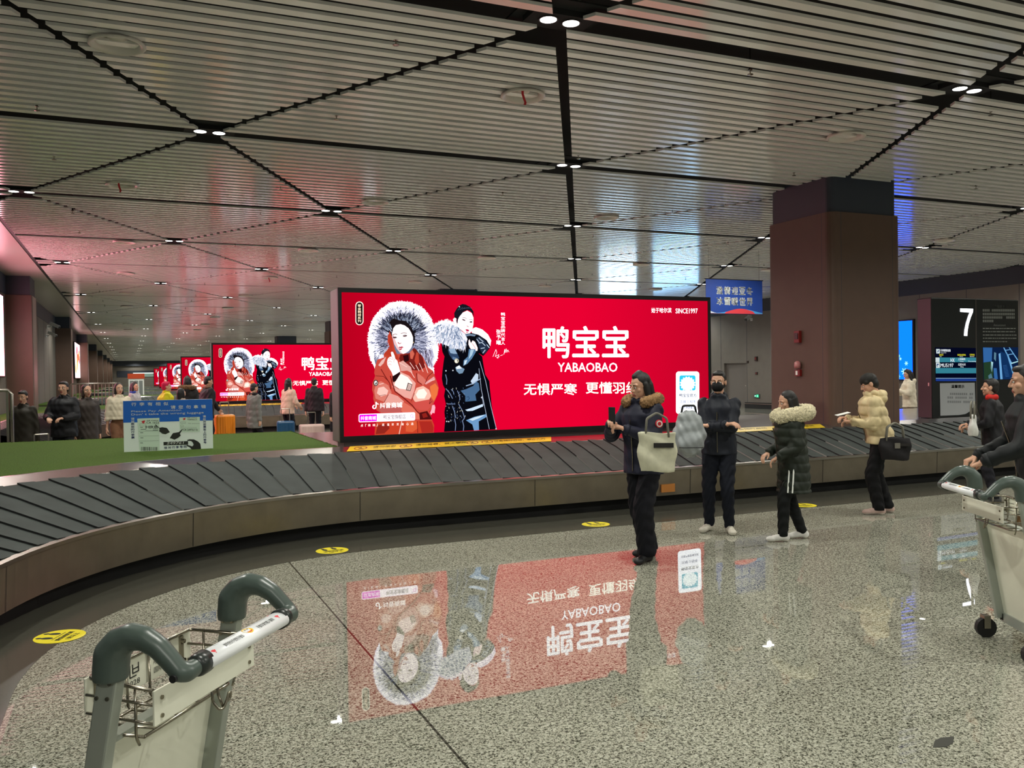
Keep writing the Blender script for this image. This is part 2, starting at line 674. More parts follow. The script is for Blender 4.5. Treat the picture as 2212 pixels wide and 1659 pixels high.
def lamp(loc, w, parent=None):
    ld = bpy.data.lights.get('ceiling_lamp') or bpy.data.lights.new('ceiling_lamp', 'SPOT')
    ld.energy = w
    ld.color = SPOT_RGB
    ld.spot_size = math.radians(156)
    ld.spot_blend = 0.65
    ld.shadow_soft_size = 0.05
    o = bpy.data.objects.new('ceiling_lamp', ld)
    COL.objects.link(o)
    o.location = loc
    if parent is not None:
        o.parent = parent
    return o


dl0 = downlight()
used = False
for j in range(-4, 34):
    y = LOY + j * LC
    xs = [x for x in (LOX + (i + .5 * j) * LA for i in range(-30, 31)) if -1.9 < x < XR - .3]
    vis = [x for x in xs if j >= -1 and seen((x, y, CEIL)) is not None]
    for x in xs:
        if x in vis:
            r = vis.index(x)
            if not used:
                o, used = dl0, True
                o.location = (x, y, CEIL)
            else:
                o = dup(dl0)
                o.location = (x, y, CEIL)
            if j <= 9:
                o['label'] = 'twin round ceiling downlight, %s row of lamps from the front, %s from the left' % (ordinal(j), ordinal(r))
                o['group'] = 'twin ceiling downlights'
            else:
                o['label'] = 'tiny far twin downlight beyond the tenth row of ceiling lamps'
                o['group'] = 'far twin downlights'
        if True:
            lamp((x, y, CEIL - .03), SPOT_W)


# ---- round air vents
def vent(ribbon):
    t = thing('air_vent', '', 'air vent')
    mb = MB().lathe([(.17, .10), (.20, .02), (.245, -.012), (.25, -.03), (.235, -.042), (.205, -.03), (.185, -.005), (.165, .06), (.160, .145)], (0, 0, 0), 32, 0, False)
    mb.build('flare', M_ventwhite, t, smooth=True)
    MB().lathe([(.03, .09), (.080, .07), (.085, .03), (.06, .010), (.01, .006)], (0, 0, 0), 20).build('core', M_ventwhite, t, smooth=True)
    mb = MB()
    for k in range(4):
        a = math.pi / 4 + k * math.pi / 2
        mb.tube([(.05 * math.cos(a), .05 * math.sin(a), .04), (.16 * math.cos(a), .16 * math.sin(a), .06)], .008, 6)
    mb.build('spoke', M_ventwhite, t)
    MB().lathe([(.17, .14), (.17, .15), (.05, .15)], (0, 0, 0), 24).build('duct', M_void, t)
    if ribbon:
        mb = MB()
        pts = [(-.05, -.10, .02), (-.052, -.11, -.04), (-.042, -.12, -.09), (-.025, -.12, -.13), (-.035, -.125, -.16)]
        for a, b in zip(pts[:-1], pts[1:]):
            v = [(a[0] - .014, a[1], a[2]), (a[0] + .014, a[1], a[2]), (b[0] + .014, b[1], b[2]), (b[0] - .014, b[1], b[2])]
            mb.add(v + [(p[0], p[1] + .003, p[2]) for p in v], [(0, 1, 2, 3), (7, 6, 5, 4), (0, 4, 5, 1), (2, 6, 7, 3), (1, 5, 6, 2), (3, 7, 4, 0)])
        mb.build('ribbon', M_ribbon, t)
    return t


v_plain, v_rib = vent(False), vent(True)
first = {False: True, True: True}
rowv = 0
for j in range(0, 9):
    y = 8.75 + 6.3 * j
    vis = [x for x in (-.05, 4.03, 8.72, 13.5, 18.1) if seen((x, y, CEIL)) is not None]
    for r, x in enumerate(vis):
        rib = (j, r) in ((0, 1), (1, 0), (3, 1))
        src = v_rib if rib else v_plain
        o = src if first[rib] else dup(src)
        first[rib] = False
        o.location = (x, y, CEIL)
        o['label'] = 'round ceiling air vent%s, %s row from the front, %s from the left' % (' with red ribbon' if rib else '', ordinal(j), ordinal(r))
        o['group'] = 'round ceiling air vents'

# ---- sprinkler heads
sp0 = thing('sprinkler', 'small metal sprinkler head hanging under the ceiling slats', 'sprinkler', group='sprinkler heads')
MB().lathe([(.006, .40), (.006, .10), (.012, .04), (.022, .03), (.022, .02), (.006, .018), (.006, -.02)], (0, 0, 0), 10).build('stem', M_wire, sp0)
MB().lathe([(.03, -.02), (.03, -.026), (.005, -.03)], (0, 0, 0), 12).build('deflector', M_wire, sp0)
n = 0
for j in range(0, 12):
    for x in (-.9, 2.3, 5.9, 9.6, 13.3, 17.0):
        y = 7.4 + 3.3 * j + .5 * math.sin(j * 3 + x)
        if seen((x, y, CEIL)) and not any(abs(x - vx) < .5 and abs((y - 8.75 + 3.15) % 6.3 - 3.15) < .5 for vx in (-.05, 4.03, 8.72, 13.5, 18.1)):
            o = sp0 if n == 0 else dup(sp0)
            o.location = (x, y, CEIL - .02)
            n += 1

# ================================================================== CAROUSEL
CXX, CYY = 2.60, 5.70        # centre of the bend
LEG0, XEND = -1.5, 20.0


REF = 3.6


def along(r, s, ref=REF):
    """point at distance s along the loop (0 at the start of the leg), offset r from the centre of the bend"""
    leg = CYY - LEG0
    arc = ref * math.pi / 2
    if s < leg:
        return (CXX - r, LEG0 + s)
    if s < leg + arc:
        a = math.pi - (s - leg) / ref
        return (CXX + r * math.cos(a), CYY + r * math.sin(a))
    return (CXX + (s - leg - arc), CYY + r)


LEGL, ARCL = CYY - LEG0, REF * math.pi / 2
STOT = LEGL + ARCL + (XEND - CXX)


def stations():
    s = [0.0] + list(np.linspace(.6, LEGL, 10)) + list(np.linspace(LEGL, LEGL + ARCL, 33)[1:]) + list(np.linspace(LEGL + ARCL, STOT, 16)[1:])
    return s


def sweep(mb, prof, mi=0, s_list=None):
    """closed profile of (r, z) swept along the loop"""
    ss = s_list or stations()
    n = len(prof)
    V = []
    for s in ss:
        for r, z in prof:
            x, y = along(r, s)
            V.append((x, y, z))
    F = []
    for i in range(len(ss) - 1):
        for k in range(n):
            l = (k + 1) % n
            F.append((i * n + k, (i + 1) * n + k, (i + 1) * n + l, i * n + l))
    F.append(tuple(range(n)))
    F.append(tuple((len(ss) - 1) * n + k for k in range(n))[::-1])
    mb.add(V, F, mi)


car = thing('baggage_carousel', 'nearest baggage carousel with a belt of dark slanted plates and a steel skirt', 'baggage carousel')
mb = MB(); sweep(mb, [(3.57, .145), (3.555, .47), (3.60, .47), (3.61, .145)]); skirt = mb.build('skirt', M_skirt, car)
mb = MB(); sweep(mb, [(3.545, .465), (3.545, .492), (3.605, .497), (3.605, .465)]); mb.build('edge_rail', M_steel, car)
mb = MB(); sweep(mb, [(3.70, 0), (3.70, .20), (4.9, .44), (4.9, 0)]); mb.build('plinth', M_plinth, car)
mb = MB(); sweep(mb, [(4.83, .72), (4.85, .778), (5.14, .824), (5.20, .824), (5.20, .72)]); mb.build('inner_rail', M_deck, car)
# plates, each lapping over the next
mb = MB()
PL = 0.245
npl = int(STOT / PL) - 1
rr = [3.60, 3.9, 4.2, 4.5, 4.87]
zz = [.487, .557, .628, .70, .772]
bow = [.0, .035, .066, .09, .11]
for i in range(1, npl):
    V = []
    for r, z, bw in zip(rr, zz, bow):
        for ds, dz in ((0, .018), (PL + .02, .0)):
            s = i * PL + ds + bw
            x, y = along(r, s)
            V.append((x, y, z + dz))
    m = len(V)
    V += [(x, y, z - .02) for x, y, z in V]
    F = []
    for k in range(4):
        a = 2 * k
        F.append((a, a + 1, a + 3, a + 2))
        F.append((m + a, m + a + 2, m + a + 3, m + a + 1))
    mb.add(V, F, 0)
    n0 = mb.n - len(V)
    for k in range(4):
        a = 2 * k
        mb.f.append((n0 + a, n0 + a + 2, n0 + m + a + 2, n0 + m + a)); mb.mi.append(2 if k < 2 and i * PL > LEGL + ARCL * .55 and (i * 7) % 5 < 3 else 1)
        mb.f.append((n0 + a + 1, n0 + m + a + 1, n0 + m + a + 3, n0 + a + 3)); mb.mi.append(1)
mb.build('belt', [M_belt, M_beltedge, M_beltlip], car)
# island body
mb = MB()
pts = [along(5.19, s) for s in stations()]
poly = pts + [(XEND, 14.8), (-3.2, 14.8), (-3.2, LEG0)]
mb.prism(poly, .0, .765)
mb.build('island', M_deck, car)
mb = MB()
ss = LEGL + ARCL + 4.1
for q in (2.0, 4.4, 6.2, 8.3, 10.6, 12.5, 14.6, 16.8, 19.0, 21.2):
    x0, y0 = along(3.552, q); x1, y1 = along(3.552, q + .006)
    x2, y2 = along(3.565, q); x3, y3 = along(3.565, q + .006)
    m = MB().add([(x0, y0, .46), (x1, y1, .46), (x3, y3, .15), (x2, y2, .15)], [(0, 1, 2, 3)])
    m.build('skirt_joint', M_plinth, car)
s0 = LEGL + ARCL + (6.10 - CXX)
a, b = along(3.548, s0), along(3.548, s0 + .20)
MB().bx(a[0], b[0], a[1] - .006, a[1] + .01, .19, .29).build('warning_label', pm('label_orange', (170, 108, 44), .5), car)

turf = MB()
tp = [along(5.212, s) for s in stations() if along(5.212, s)[0] < 2.42] + [(2.44, 10.9), (2.44, 14.79), (-3.19, 14.79), (-3.19, LEG0)]
turf.prism(tp, .7665, .802)
rt = random.Random(5)
tv, tf = [], []
for (x0, y0), (x1, y1) in list(zip(tp[:-3], tp[1:-2])) + [((-3.19, 14.78), (2.44, 14.78))]:
    L_ = math.hypot(x1 - x0, y1 - y0)
    for q in range(int(L_ * 150)):
        t = rt.random(); d = rt.random() * .10
        x, y = x0 + (x1 - x0) * t, y0 + (y1 - y0) * t + (d if y0 < 14 else -d)
        a = rt.random() * 6.28; h = .008 + .018 * rt.random()
        n0 = len(tv)
        tv += [(x - .004 * math.cos(a), y - .004 * math.sin(a), .800), (x + .004 * math.cos(a), y + .004 * math.sin(a), .800), (x - .003 * math.sin(a), y + .003 * math.cos(a), .800), (x + .008 * math.sin(a), y + .006, .796 + h)]
        tf += [(n0, n0 + 1, n0 + 3), (n0 + 1, n0 + 2, n0 + 3), (n0 + 2, n0, n0 + 3), (n0, n0 + 2, n0 + 1)]
turf.add(tv, tf)
turf = tag(turf.build('artificial_turf', M_turf), 'green artificial grass mat on the island of the nearest carousel', 'artificial grass', kind='stuff')

# dark stone border on the floor around the passenger side
BX, BY, BR = 2.35, 5.40, 2.97
poly = [(-.62, LEG0)]
for a in np.linspace(180, 90, 40):
    poly.append((BX + BR * math.cos(math.radians(a)), BY + BR * math.sin(math.radians(a))))
poly += [(XEND, 8.37)]
outer = [along(3.95, s) for s in stations()][::-1]
poly += outer
border = struct(MB().prism(poly, .0005, .003).build('floor_border', M_border), 'dark stone border in the floor around a carousel')


def warn_tape(x0, x1, parts):
    """yellow warning strip on the inner rail"""
    t = thing('warning_tape', '', 'warning sticker', (x0, 10.572, .7885))
    t.rotation_euler = (math.atan(.046 / .29), 0, 0)
    w = x1 - x0
    mb = MB()
    mb.add([(0, 0, 0), (w, 0, 0), (w + .12, .25, 0), (-.0 + .10, .25, 0), (0, 0, .0015), (w, 0, .0015), (w + .12, .25, .0015), (.10, .25, .0015)],
           [(4, 5, 6, 7), (3, 2, 1, 0), (0, 1, 5, 4), (1, 2, 6, 5), (2, 3, 7, 6), (3, 0, 4, 7)])
    mb.build('strip', M_tape, t)
    fn = lambda a, b: (a + b * .4, b, .0022)
    mb = MB()
    mr = MB()
    for kind, a0, a1, s in parts:
        if kind == 't':
            put_text(mb, s, a0 * w, a1 * w, .105, .205, fn, bold=.012)
            put_text(mb, 'Please do not sit or lean' if len(s) < 6 else 'No leaning, no climbing, no entry', a0 * w + .02, a1 * w - .02, .045, .075, fn)
        else:
            c = (a0 * w, .13)
            ring = [(c[0] + .085 * math.cos(q), c[1] + .085 * math.sin(q)) for q in np.linspace(0, 2 * math.pi, 25)]
            ri = [(c[0] + .068 * math.cos(q), c[1] + .068 * math.sin(q)) for q in np.linspace(0, 2 * math.pi, 25)]
            mr.add([fn(*p) for p in ring] + [fn(*p) for p in ri], [(i, i + 1, 26 + i, 25 + i) for i in range(24)])
            mr.add([fn(c[0] - .055, c[1] + .05), fn(c[0] - .045, c[1] + .06), fn(c[0] + .055, c[1] - .05), fn(c[0] + .045, c[1] - .06)], [(0, 1, 2, 3)])
            for (dx, dy, sx, sy) in ((0, .038, .012, .012), (0, .0, .016, .028), (-.015, -.035, .008, .02), (.018, -.03, .02, .008)):
                mb.add([fn(c[0] + dx + sx * math.cos(q), c[1] + dy + sy * math.sin(q)) for q in np.linspace(0, 2 * math.pi, 9)[:-1]], [tuple(range(8))])
    mb.build('lettering', M_tapeink, t)
    mr.build('prohibition_sign', M_tapered, t)
    return t


TP = [('c', .055, 0, ''), ('t', .11, .22, '请勿坐卧'), ('c', .265, 0, ''), ('t', .31, .56, '请勿倚靠，禁止攀爬'), ('c', .59, 0, ''), ('c', .665, 0, ''), ('t', .70, .97, '设备随时启动，禁止入内')]
tape1 = warn_tape(2.42, 5.22, TP)
tape1['label'] = 'yellow warning strip with prohibition signs below the large red screen on the nearest carousel'
tape2 = warn_tape(8.15, 10.05, [('t', .08, .42, '设备随时启动'), ('t', .50, .92, '禁止入内请勿攀爬')])
tape2['label'] = 'yellow warning strip on the carousel rim at the foot of the big square column'


# round floor stickers on the stone border
def floor_sticker():
    t = thing('floor_sticker', '', 'floor sticker')
    MB().lathe([(.158, 0), (.158, .0015), (.02, .0016)], (0, 0, 0), 36).build('disc', M_yellow, t)
    mb = MB()
    fn = lambda a, b: (a, b, .0024)
    for s in (-1, 1):
        mb.add([fn(s * .05 + .016 * math.cos(q), .115 + .02 * math.sin(q)) for q in np.linspace(0, 2 * math.pi, 13)[:-1]], [tuple(range(12))])
        mb.add([fn(s * .05 + .022 * math.cos(q), .06 + .042 * math.sin(q)) for q in np.linspace(0, 2 * math.pi, 13)[:-1]], [tuple(range(12))])
    mb.add([fn(-.09, .004), fn(.09, .004), fn(.09, .010), fn(-.09, .010)], [(0, 1, 2, 3)])
    put_text(mb, '请保持距离', -.105, .105, -.05, -.012, fn, bold=.02)
    put_text(mb, '1米以上', -.07, .07, -.105, -.062, fn, bold=.02)
    mb.build('print', M_ink, t)
    return t


fs0 = floor_sticker()
for i, (x, y, rz, lb) in enumerate(((-.46, 6.53, 1.15, 'yellow round floor sticker on the dark border beside the luggage trolley'),
                                    (1.79, 8.52, .25, 'yellow round floor sticker on the dark border below the left end of the red screen'),
                                    (4.78, 8.58, 0, 'yellow round floor sticker on the dark border near the woman in the navy parka'),
                                    (7.74, 8.53, 0, 'yellow round floor sticker on the dark border beside the woman in the green coat'))):
    o = fs0 if i == 0 else dup(fs0)
    o.location, o.rotation_euler, o['label'], o['group'] = (x, y, .0032), (0, 0, rz), lb, 'round floor stickers'

# a thin flat dark patch and a small dark sliver on the floor
MB().prism([(-.10, .01), (-.02, .035), (.03, .03), (.09, -.005), (.02, -.03), (-.05, -.03)], .0006, .0022).build('dark_patch', pm('patch_dark', (44, 44, 36), .7))
o = bpy.data.objects['dark_patch']; o.location = (3.39, 2.84, 0); o.rotation_euler = (0, 0, .3)
tag(o, 'flat dark patch on the terrazzo in the front corner of the floor', 'scrap')
MB().prism([(-.05, -.004), (.05, .0), (.045, .008), (-.05, .006)], .0006, .002).build('pen_scrap', M_black)
o = bpy.data.objects['pen_scrap']; o.location = (6.35, 6.0, 0); tag(o, 'tiny dark sliver on the floor in front of the man in cream', 'scrap')

# ================================================================== LIT SCREENS
SY = 11.20
SX0 = 5.405          # middle of the screen


def SP(px, py):
    d = (px - W / 2) / FPX * CR - (py - H / 2) / FPX * CU + CF
    t = SY / d[1]
    return (d[0] * t - SX0, CZ + d[2] * t)


def A(p): return SP(760 + p[0] / 6.9125, 640 + p[1] / 6.9125)
def B(p): return SP(760 + p[0] / 6.9125, 780 + p[1] / 6.9125)
def C2(p): return SP(1040 + p[0] / 4.254, 620 + p[1] / 4.254)
def D(p): return SP(720 + p[0] / 4.74, 610 + p[1] / 4.74)


class Art:
    """a flat coloured picture: polygons in thin layers on the screen face"""

    def __init__(self, y0):
        self.mb, self.mats, self.y = MB(), [], y0

    def m(self, rgb, st):
        mt = em(rgb, st)
        if mt not in self.mats:
            self.mats.append(mt)
        return self.mats.index(mt)

    def poly(self, pts, rgb, st=1.0, fn=None, step=True):
        if step:
            self.y -= .0001
        P = [fn(p) if fn else p for p in pts]
        self.mb.add([(x, self.y, z) for x, z in P], [tuple(range(len(P)))], self.m(rgb, st))

    def ell(self, c, rx, ry, rgb, st=1.0, fn=None, rot=0.0, n=20):
        ca, sa = math.cos(rot), math.sin(rot)
        self.poly([(c[0] + rx * math.cos(q) * ca - ry * math.sin(q) * sa, c[1] + rx * math.cos(q) * sa + ry * math.sin(q) * ca) for q in np.linspace(0, 2 * math.pi, n + 1)[:-1]], rgb, st, fn)

    def line(self, pts, w, rgb, st=1.0, fn=None):
        self.y -= .0001
        for a, b in zip(pts[:-1], pts[1:]):
            dx, dy = b[0] - a[0], b[1] - a[1]
            l = math.hypot(dx, dy) + 1e-9
            nx, ny = -dy / l * w / 2, dx / l * w / 2
            self.poly([(a[0] + nx, a[1] + ny), (b[0] + nx, b[1] + ny), (b[0] - nx, b[1] - ny), (a[0] - nx, a[1] - ny)], rgb, st, fn, step=False)

    def strokes(self, base, n, rgbs, st, fn, rnd, w=(4, 9)):
        """base(rnd) -> (start, end): thin tapering hairs"""
        self.y -= .0001
        for i in range(n):
            a, b = base(rnd)
            dx, dy = b[0] - a[0], b[1] - a[1]
            l = math.hypot(dx, dy) + 1e-9
            ww = rnd.uniform(*w) / 2
            nx, ny = -dy / l * ww, dx / l * ww
            mid = ((a[0] + b[0]) / 2 + rnd.uniform(-6, 6), (a[1] + b[1]) / 2 + rnd.uniform(-6, 6))
            self.y -= .000004
            self.poly([(a[0] + nx, a[1] + ny), (mid[0] + nx * .7, mid[1] + ny * .7), b, (mid[0] - nx * .7, mid[1] - ny * .7), (a[0] - nx, a[1] - ny)], rnd.choice(rgbs), st, fn, step=False)

    def text(self, s, x0, y0, x1, y1, rgb, st=1.0, fn=None, bold=0.0, vertical=False):
        """x0,y0 top left and x1,y1 bottom right in the tracing frame"""
        self.y -= .0001
        y = self.y
        f3 = lambda a, b: (lambda q: (q[0], y, q[1]))(fn((a, -b)))
        mi = self.m(rgb, st)
        if vertical:
            column_text(self.mb, s, (x0 + x1) / 2, x1 - x0, -y0, -y1, f3, mi, bold)
        else:
            put_text(self.mb, s, x0, x1, -y1, -y0, f3, mi, bold)

    def build(self, name, parent):
        return self.mb.build(name, self.mats, parent)


def rrect(x0, y0, x1, y1, r, n=5):
    out = []
    for cx, cy, a0 in ((x1 - r, y1 - r, 0), (x0 + r, y1 - r, 90), (x0 + r, y0 + r, 180), (x1 - r, y0 + r, 270)):
        for i in range(n + 1):
            a = math.radians(a0 + 90 * i / n)
            out.append((cx + r * math.cos(a), cy + r * math.sin(a)))
    return out


def red_screen_mat():
    m = bpy.data.materials.new('screen_red')
    m.use_nodes = True
    nt = m.node_tree
    nt.nodes.remove(nt.nodes['Principled BSDF'])
    N, K = nt.nodes.new, nt.links.new
    e = N('ShaderNodeEmission')
    tc = N('ShaderNodeTexCoord'); sp = N('ShaderNodeSeparateXYZ')
    K(tc.outputs['Object'], sp.inputs[0])
    mr = N('ShaderNodeMapRange')
    mr.inputs[1].default_value, mr.inputs[2].default_value = -2.9, -.9
    K(sp.outputs[0], mr.inputs[0])
    mx = N('ShaderNodeMix'); mx.data_type = 'RGBA'
    mx.inputs[6].default_value = L3((186, 0, 30)); mx.inputs[7].default_value = L3((236, 0, 50))
    K(mr.outputs[0], mx.inputs[0])
    mr2 = N('ShaderNodeMapRange')
    mr2.inputs[1].default_value, mr2.inputs[2].default_value = .6, 2.9
    mx2 = N('ShaderNodeMix'); mx2.data_type = 'RGBA'
    mx2.inputs[7].default_value = L3((196, 4, 40))
    K(sp.outputs[0], mr2.inputs[0]); K(mr2.outputs[0], mx2.inputs[0]); K(mx.outputs[2], mx2.inputs[6])
    K(mx2.outputs[2], e.inputs[0]); e.inputs[1].default_value = 1.0
    K(e.outputs[0], nt.nodes['Material Output'].inputs[0])
    return m


def red_figure(scr):
    a = Art(-.004)
    rnd = random.Random(3)
    fur = [(330, 1050), (280, 940), (250, 800), (240, 680), (250, 560), (270, 450), (310, 360), (370, 260), (450, 180), (560, 105), (680, 78), (800, 80), (920, 110), (1030, 160), (1100, 225), (1170, 320), (1215, 420), (1245, 520), (1270, 640), (1285, 780), (1280, 900), (1250, 980), (1215, 1020), (1220, 1100), (1215, 1180), (1150, 1150), (1000, 1120), (700, 1160), (350, 1110)]
    a.poly(fur, (250, 246, 255), 1.9, A)
    # bristles on the outer rim
    cx, cy = 750, 640
    def rim(r):
        i = r.randrange(0, 26); t = r.random()
        x = fur[i][0] + (fur[i + 1][0] - fur[i][0]) * t; y = fur[i][1] + (fur[i + 1][1] - fur[i][1]) * t
        d = math.hypot(x - cx, y - cy)
        return (x - (x - cx) / d * 14, y - (y - cy) / d * 14), (x + (x - cx) / d * r.uniform(8, 22), y + (y - cy) / d * r.uniform(8, 22))
    a.strokes(rim, 260, [(250, 240, 255), (255, 250, 255), (238, 216, 250)], 1.8, A, rnd, (8, 16))
    mid = [(350, 1020), (330, 930), (335, 800), (340, 640), (365, 480), (430, 330), (540, 210), (690, 165), (830, 175), (950, 250), (1050, 400), (1110, 560), (1160, 720), (1190, 860), (1180, 1010), (1100, 1060), (1000, 900), (700, 900), (420, 1000)]
    a.poly(mid, (122, 124, 150), 1.0, A)
    def hair(r0, r1, q0, q1):
        def f(r):
            q = math.radians(r.uniform(q0, q1))
            a0 = r.uniform(*r0); a1 = a0 + r.uniform(*r1)
            sx, sy = 1.0, 1.05
            s = q + r.uniform(-.12, .12)
            return (cx + sx * a0 * math.cos(q), cy - sy * a0 * math.sin(q)), (cx + sx * a1 * math.cos(s), cy - sy * a1 * math.sin(s))
        return f
    a.strokes(hair((250, 420), (60, 120), -50, 232), 900, [(150, 154, 182), (196, 200, 224), (90, 94, 122), (58, 60, 86), (228, 228, 246)], 1.0, A, rnd, (7, 16))
    a.strokes(hair((340, 430), (50, 110), -48, 230), 420, [(236, 234, 250), (214, 214, 238), (250, 248, 255)], 1.4, A, rnd, (6, 13))
    a.strokes(hair((210, 330), (60, 120), 20, 165), 420, [(30, 32, 50), (52, 56, 78), (96, 104, 130), (20, 22, 36)], 1.0, A, rnd, (8, 17))
    a.poly([(540, 540), (530, 420), (590, 340), (700, 290), (830, 300), (920, 390), (955, 520), (930, 760), (880, 700), (600, 600)], (24, 22, 30), 1.0, A)
    a.strokes(hair((170, 290), (50, 110), 35, 150), 260, [(128, 140, 166), (60, 66, 90), (176, 186, 206), (26, 28, 44)], 1.0, A, rnd, (6, 14))
    # right-hand long fur
    def down(r):
        x = r.uniform(1040, 1200); y = r.uniform(780, 980)
        return (x, y), (x + r.uniform(0, 50), y + r.uniform(90, 190))
    a.strokes(down, 120, [(60, 48, 66), (170, 168, 200), (226, 224, 246), (120, 112, 140)], 1.0, A, rnd, (9, 18))
    # jacket
    out = [(375, -20), (340, 90), (330, 180), (345, 220), (305, 330), (300, 430), (320, 500), (315, 560), (340, 650), (360, 730), (430, 775), (370, 900), (345, 960), (335, 1105), (1218, 1068), (1225, 960), (1190, 870), (1150, 750), (1180, 720), (1230, 600), (1275, 500), (1292, 400), (1270, 320), (1240, 240), (1210, 150), (1130, 90), (1060, -60), (900, -120), (600, -100)]
    a.poly(out, (206, 78, 64), 1.0, B)
    a.poly([(500, 690), (560, 520), (600, 620), (640, 800), (700, 930), (560, 960), (470, 900)], (200, 66, 44), 1.0, A)
    a.poly([(575, 590), (604, 640), (604, 800), (660, 870), (700, 950), (620, 930), (560, 880), (490, 870), (500, 800), (545, 700)], (190, 60, 40), 1.0, A)
    a.poly([(720, 870), (850, 850), (920, 770), (1000, 820), (1050, 900), (1090, 1060), (1000, 1110), (820, 1100), (730, 1000), (700, 930)], (122, 30, 26), 1.0, A)
    a.poly([(760, 890), (840, 870), (850, 960), (780, 990)], (44, 10, 14), 1.0, A)
    a.poly([(860, 840), (900, 800), (930, 860), (900, 940), (870, 930)], (216, 104, 84), 1.0, A)
    a.poly([(960, 830), (990, 850), (1000, 980), (960, 1040), (930, 960)], (196, 70, 52), 1.0, A)
    a.poly([(700, 990), (760, 960), (880, 1060), (900, 1150), (820, 1110), (730, 1120)], (232, 170, 160), 1.0, A)
    a.poly([(390, 1030), (440, 960), (510, 900), (470, 1000), (420, 1050)], (240, 190, 180), 1.0, A)
    # sleeves and puffs (B frame)
    a.poly([(360, 330), (430, 300), (540, 360), (590, 470), (540, 560), (480, 610), (350, 560), (330, 440)], (226, 128, 112), 1.0, B)
    a.poly([(390, 400), (470, 380), (540, 440), (520, 500), (430, 530), (370, 480)], (248, 196, 184), 1.1, B)
    a.poly([(500, 560), (560, 480), (680, 520), (770, 600), (760, 700), (620, 700), (480, 640)], (240, 168, 156), 1.0, B)
    a.poly([(470, 640), (740, 690), (720, 760), (430, 765), (400, 720)], (196, 96, 92), 1.0, B)
    a.poly([(610, 300), (640, 230), (720, 160), (850, 220), (950, 330), (930, 440), (880, 570), (780, 540), (640, 440), (600, 380)], (238, 170, 158), 1.05, B)
    a.poly([(650, 270), (730, 190), (830, 240), (900, 330), (840, 430), (700, 410), (630, 360)], (255, 226, 218), 1.35, B)
    a.poly([(960, 400), (1060, 370), (1150, 430), (1180, 520), (1120, 620), (1010, 640), (930, 600), (900, 540)], (244, 186, 168), 1.1, B)
    a.poly([(990, 430), (1070, 410), (1120, 480), (1080, 560), (980, 560), (950, 500)], (255, 226, 214), 1.3, B)
    a.poly([(1160, 380), (1240, 330), (1285, 400), (1270, 500), (1220, 600), (1180, 540)], (236, 118, 64), 1.05, B)
    a.poly([(1000, 600), (1160, 570), (1200, 640), (1130, 730), (1010, 730), (930, 690), (900, 620)], (216, 84, 76), 1.0, B)
    a.poly([(1080, 330), (1220, 230), (1240, 270), (1100, 350)], (240, 170, 170), 1.0, B)
    a.poly([(980, 180), (1060, 240), (1110, 300), (1060, 360), (1000, 320), (960, 240)], (224, 120, 106), 1.0, B)
    a.poly([(760, 610), (900, 690), (1000, 780), (1010, 870), (860, 860), (730, 740)], (230, 116, 96), 1.0, B)
    a.poly([(1000, 770), (1120, 745), (1175, 830), (1190, 870), (1010, 875)], (84, 16, 18), 1.0, B)
    a.poly([(1040, 790), (1100, 770), (1130, 830), (1060, 850)], (150, 34, 28), 1.0, B)
    a.poly([(370, 905), (1190, 885), (1222, 960), (1215, 1066), (335, 1103), (345, 980)], (206, 66, 40), 1.0, B)
    a.poly([(380, 960), (520, 930), (560, 1000), (480, 1080), (350, 1090)], (150, 40, 30), 1.0, B)
    a.poly([(800, 900), (960, 895), (980, 1000), (900, 1060), (800, 1050)], (226, 96, 56), 1.0, B)
    a.poly([(1000, 900), (1180, 900), (1215, 990), (1210, 1060), (1040, 1070)], (178, 44, 34), 1.0, B)
    a.line([(740, 900), (700, 1090)], 14, (246, 190, 170), 1.0, B)
    a.line([(970, 895), (980, 1070)], 8, (110, 24, 20), 1.0, B)
    for pts, w in (([(570, 220), (600, 330), (640, 455), (780, 560), (900, 665), (960, 745), (1010, 790)], 16), ([(430, 120), (500, 240), (560, 330), (580, 420)], 12), ([(350, 220), (470, 230), (540, 300)], 8),
                   ([(930, 480), (900, 560), (880, 600)], 7), ([(960, 180), (970, 300), (1040, 350)], 12), ([(480, 610), (540, 500)], 8), ([(1170, 560), (1150, 640), (1190, 600)], 8), ([(400, 520), (500, 500)], 6), ([(1210, 160), (1130, 230), (1090, 330)], 9), ([(620, 370), (700, 420)], 6)):
        a.line(pts, w, (120, 26, 24), 1.0, B)
    for pts in ([(1000, 30), (1060, 160)], [(1080, 40), (1130, 180)], [(700, 20), (820, 90)], [(860, 20), (930, 120)], [(1140, 300), (1230, 280)], [(400, 350), (470, 330)], [(870, 150), (930, 250)], [(950, 60), (1000, 150)]):
        a.line(pts, 9, (250, 206, 198), 1.1, B)
    a.poly([(600, 220), (712, 150), (716, 195), (650, 300), (615, 320), (600, 280)], (34, 12, 16), 1.0, B)
    a.ell((352, 326), 36, 46, (54, 52, 50), 1.0, B); a.ell((352, 326), 24, 33, (226, 224, 220), 1.2, B); a.ell((356, 334), 10, 20, (60, 56, 54), 1.0, B, .5)
    a.poly([(832, 322), (898, 350), (866, 450), (800, 432)], (40, 30, 28), 1.0, B); a.poly([(840, 336), (888, 356), (860, 440), (812, 424)], (232, 200, 190), 1.0, B)
    for k in range(4):
        a.line([(836 - 6 * k, 362 + 18 * k), (870 - 6 * k, 376 + 18 * k)], 5, (120, 80, 76), 1.0, B)
    a.strokes(hair((215, 320), (60, 120), 158, 212), 240, [(150, 154, 182), (96, 100, 128), (60, 62, 88), (206, 208, 230)], 1.0, A, rnd, (7, 15))
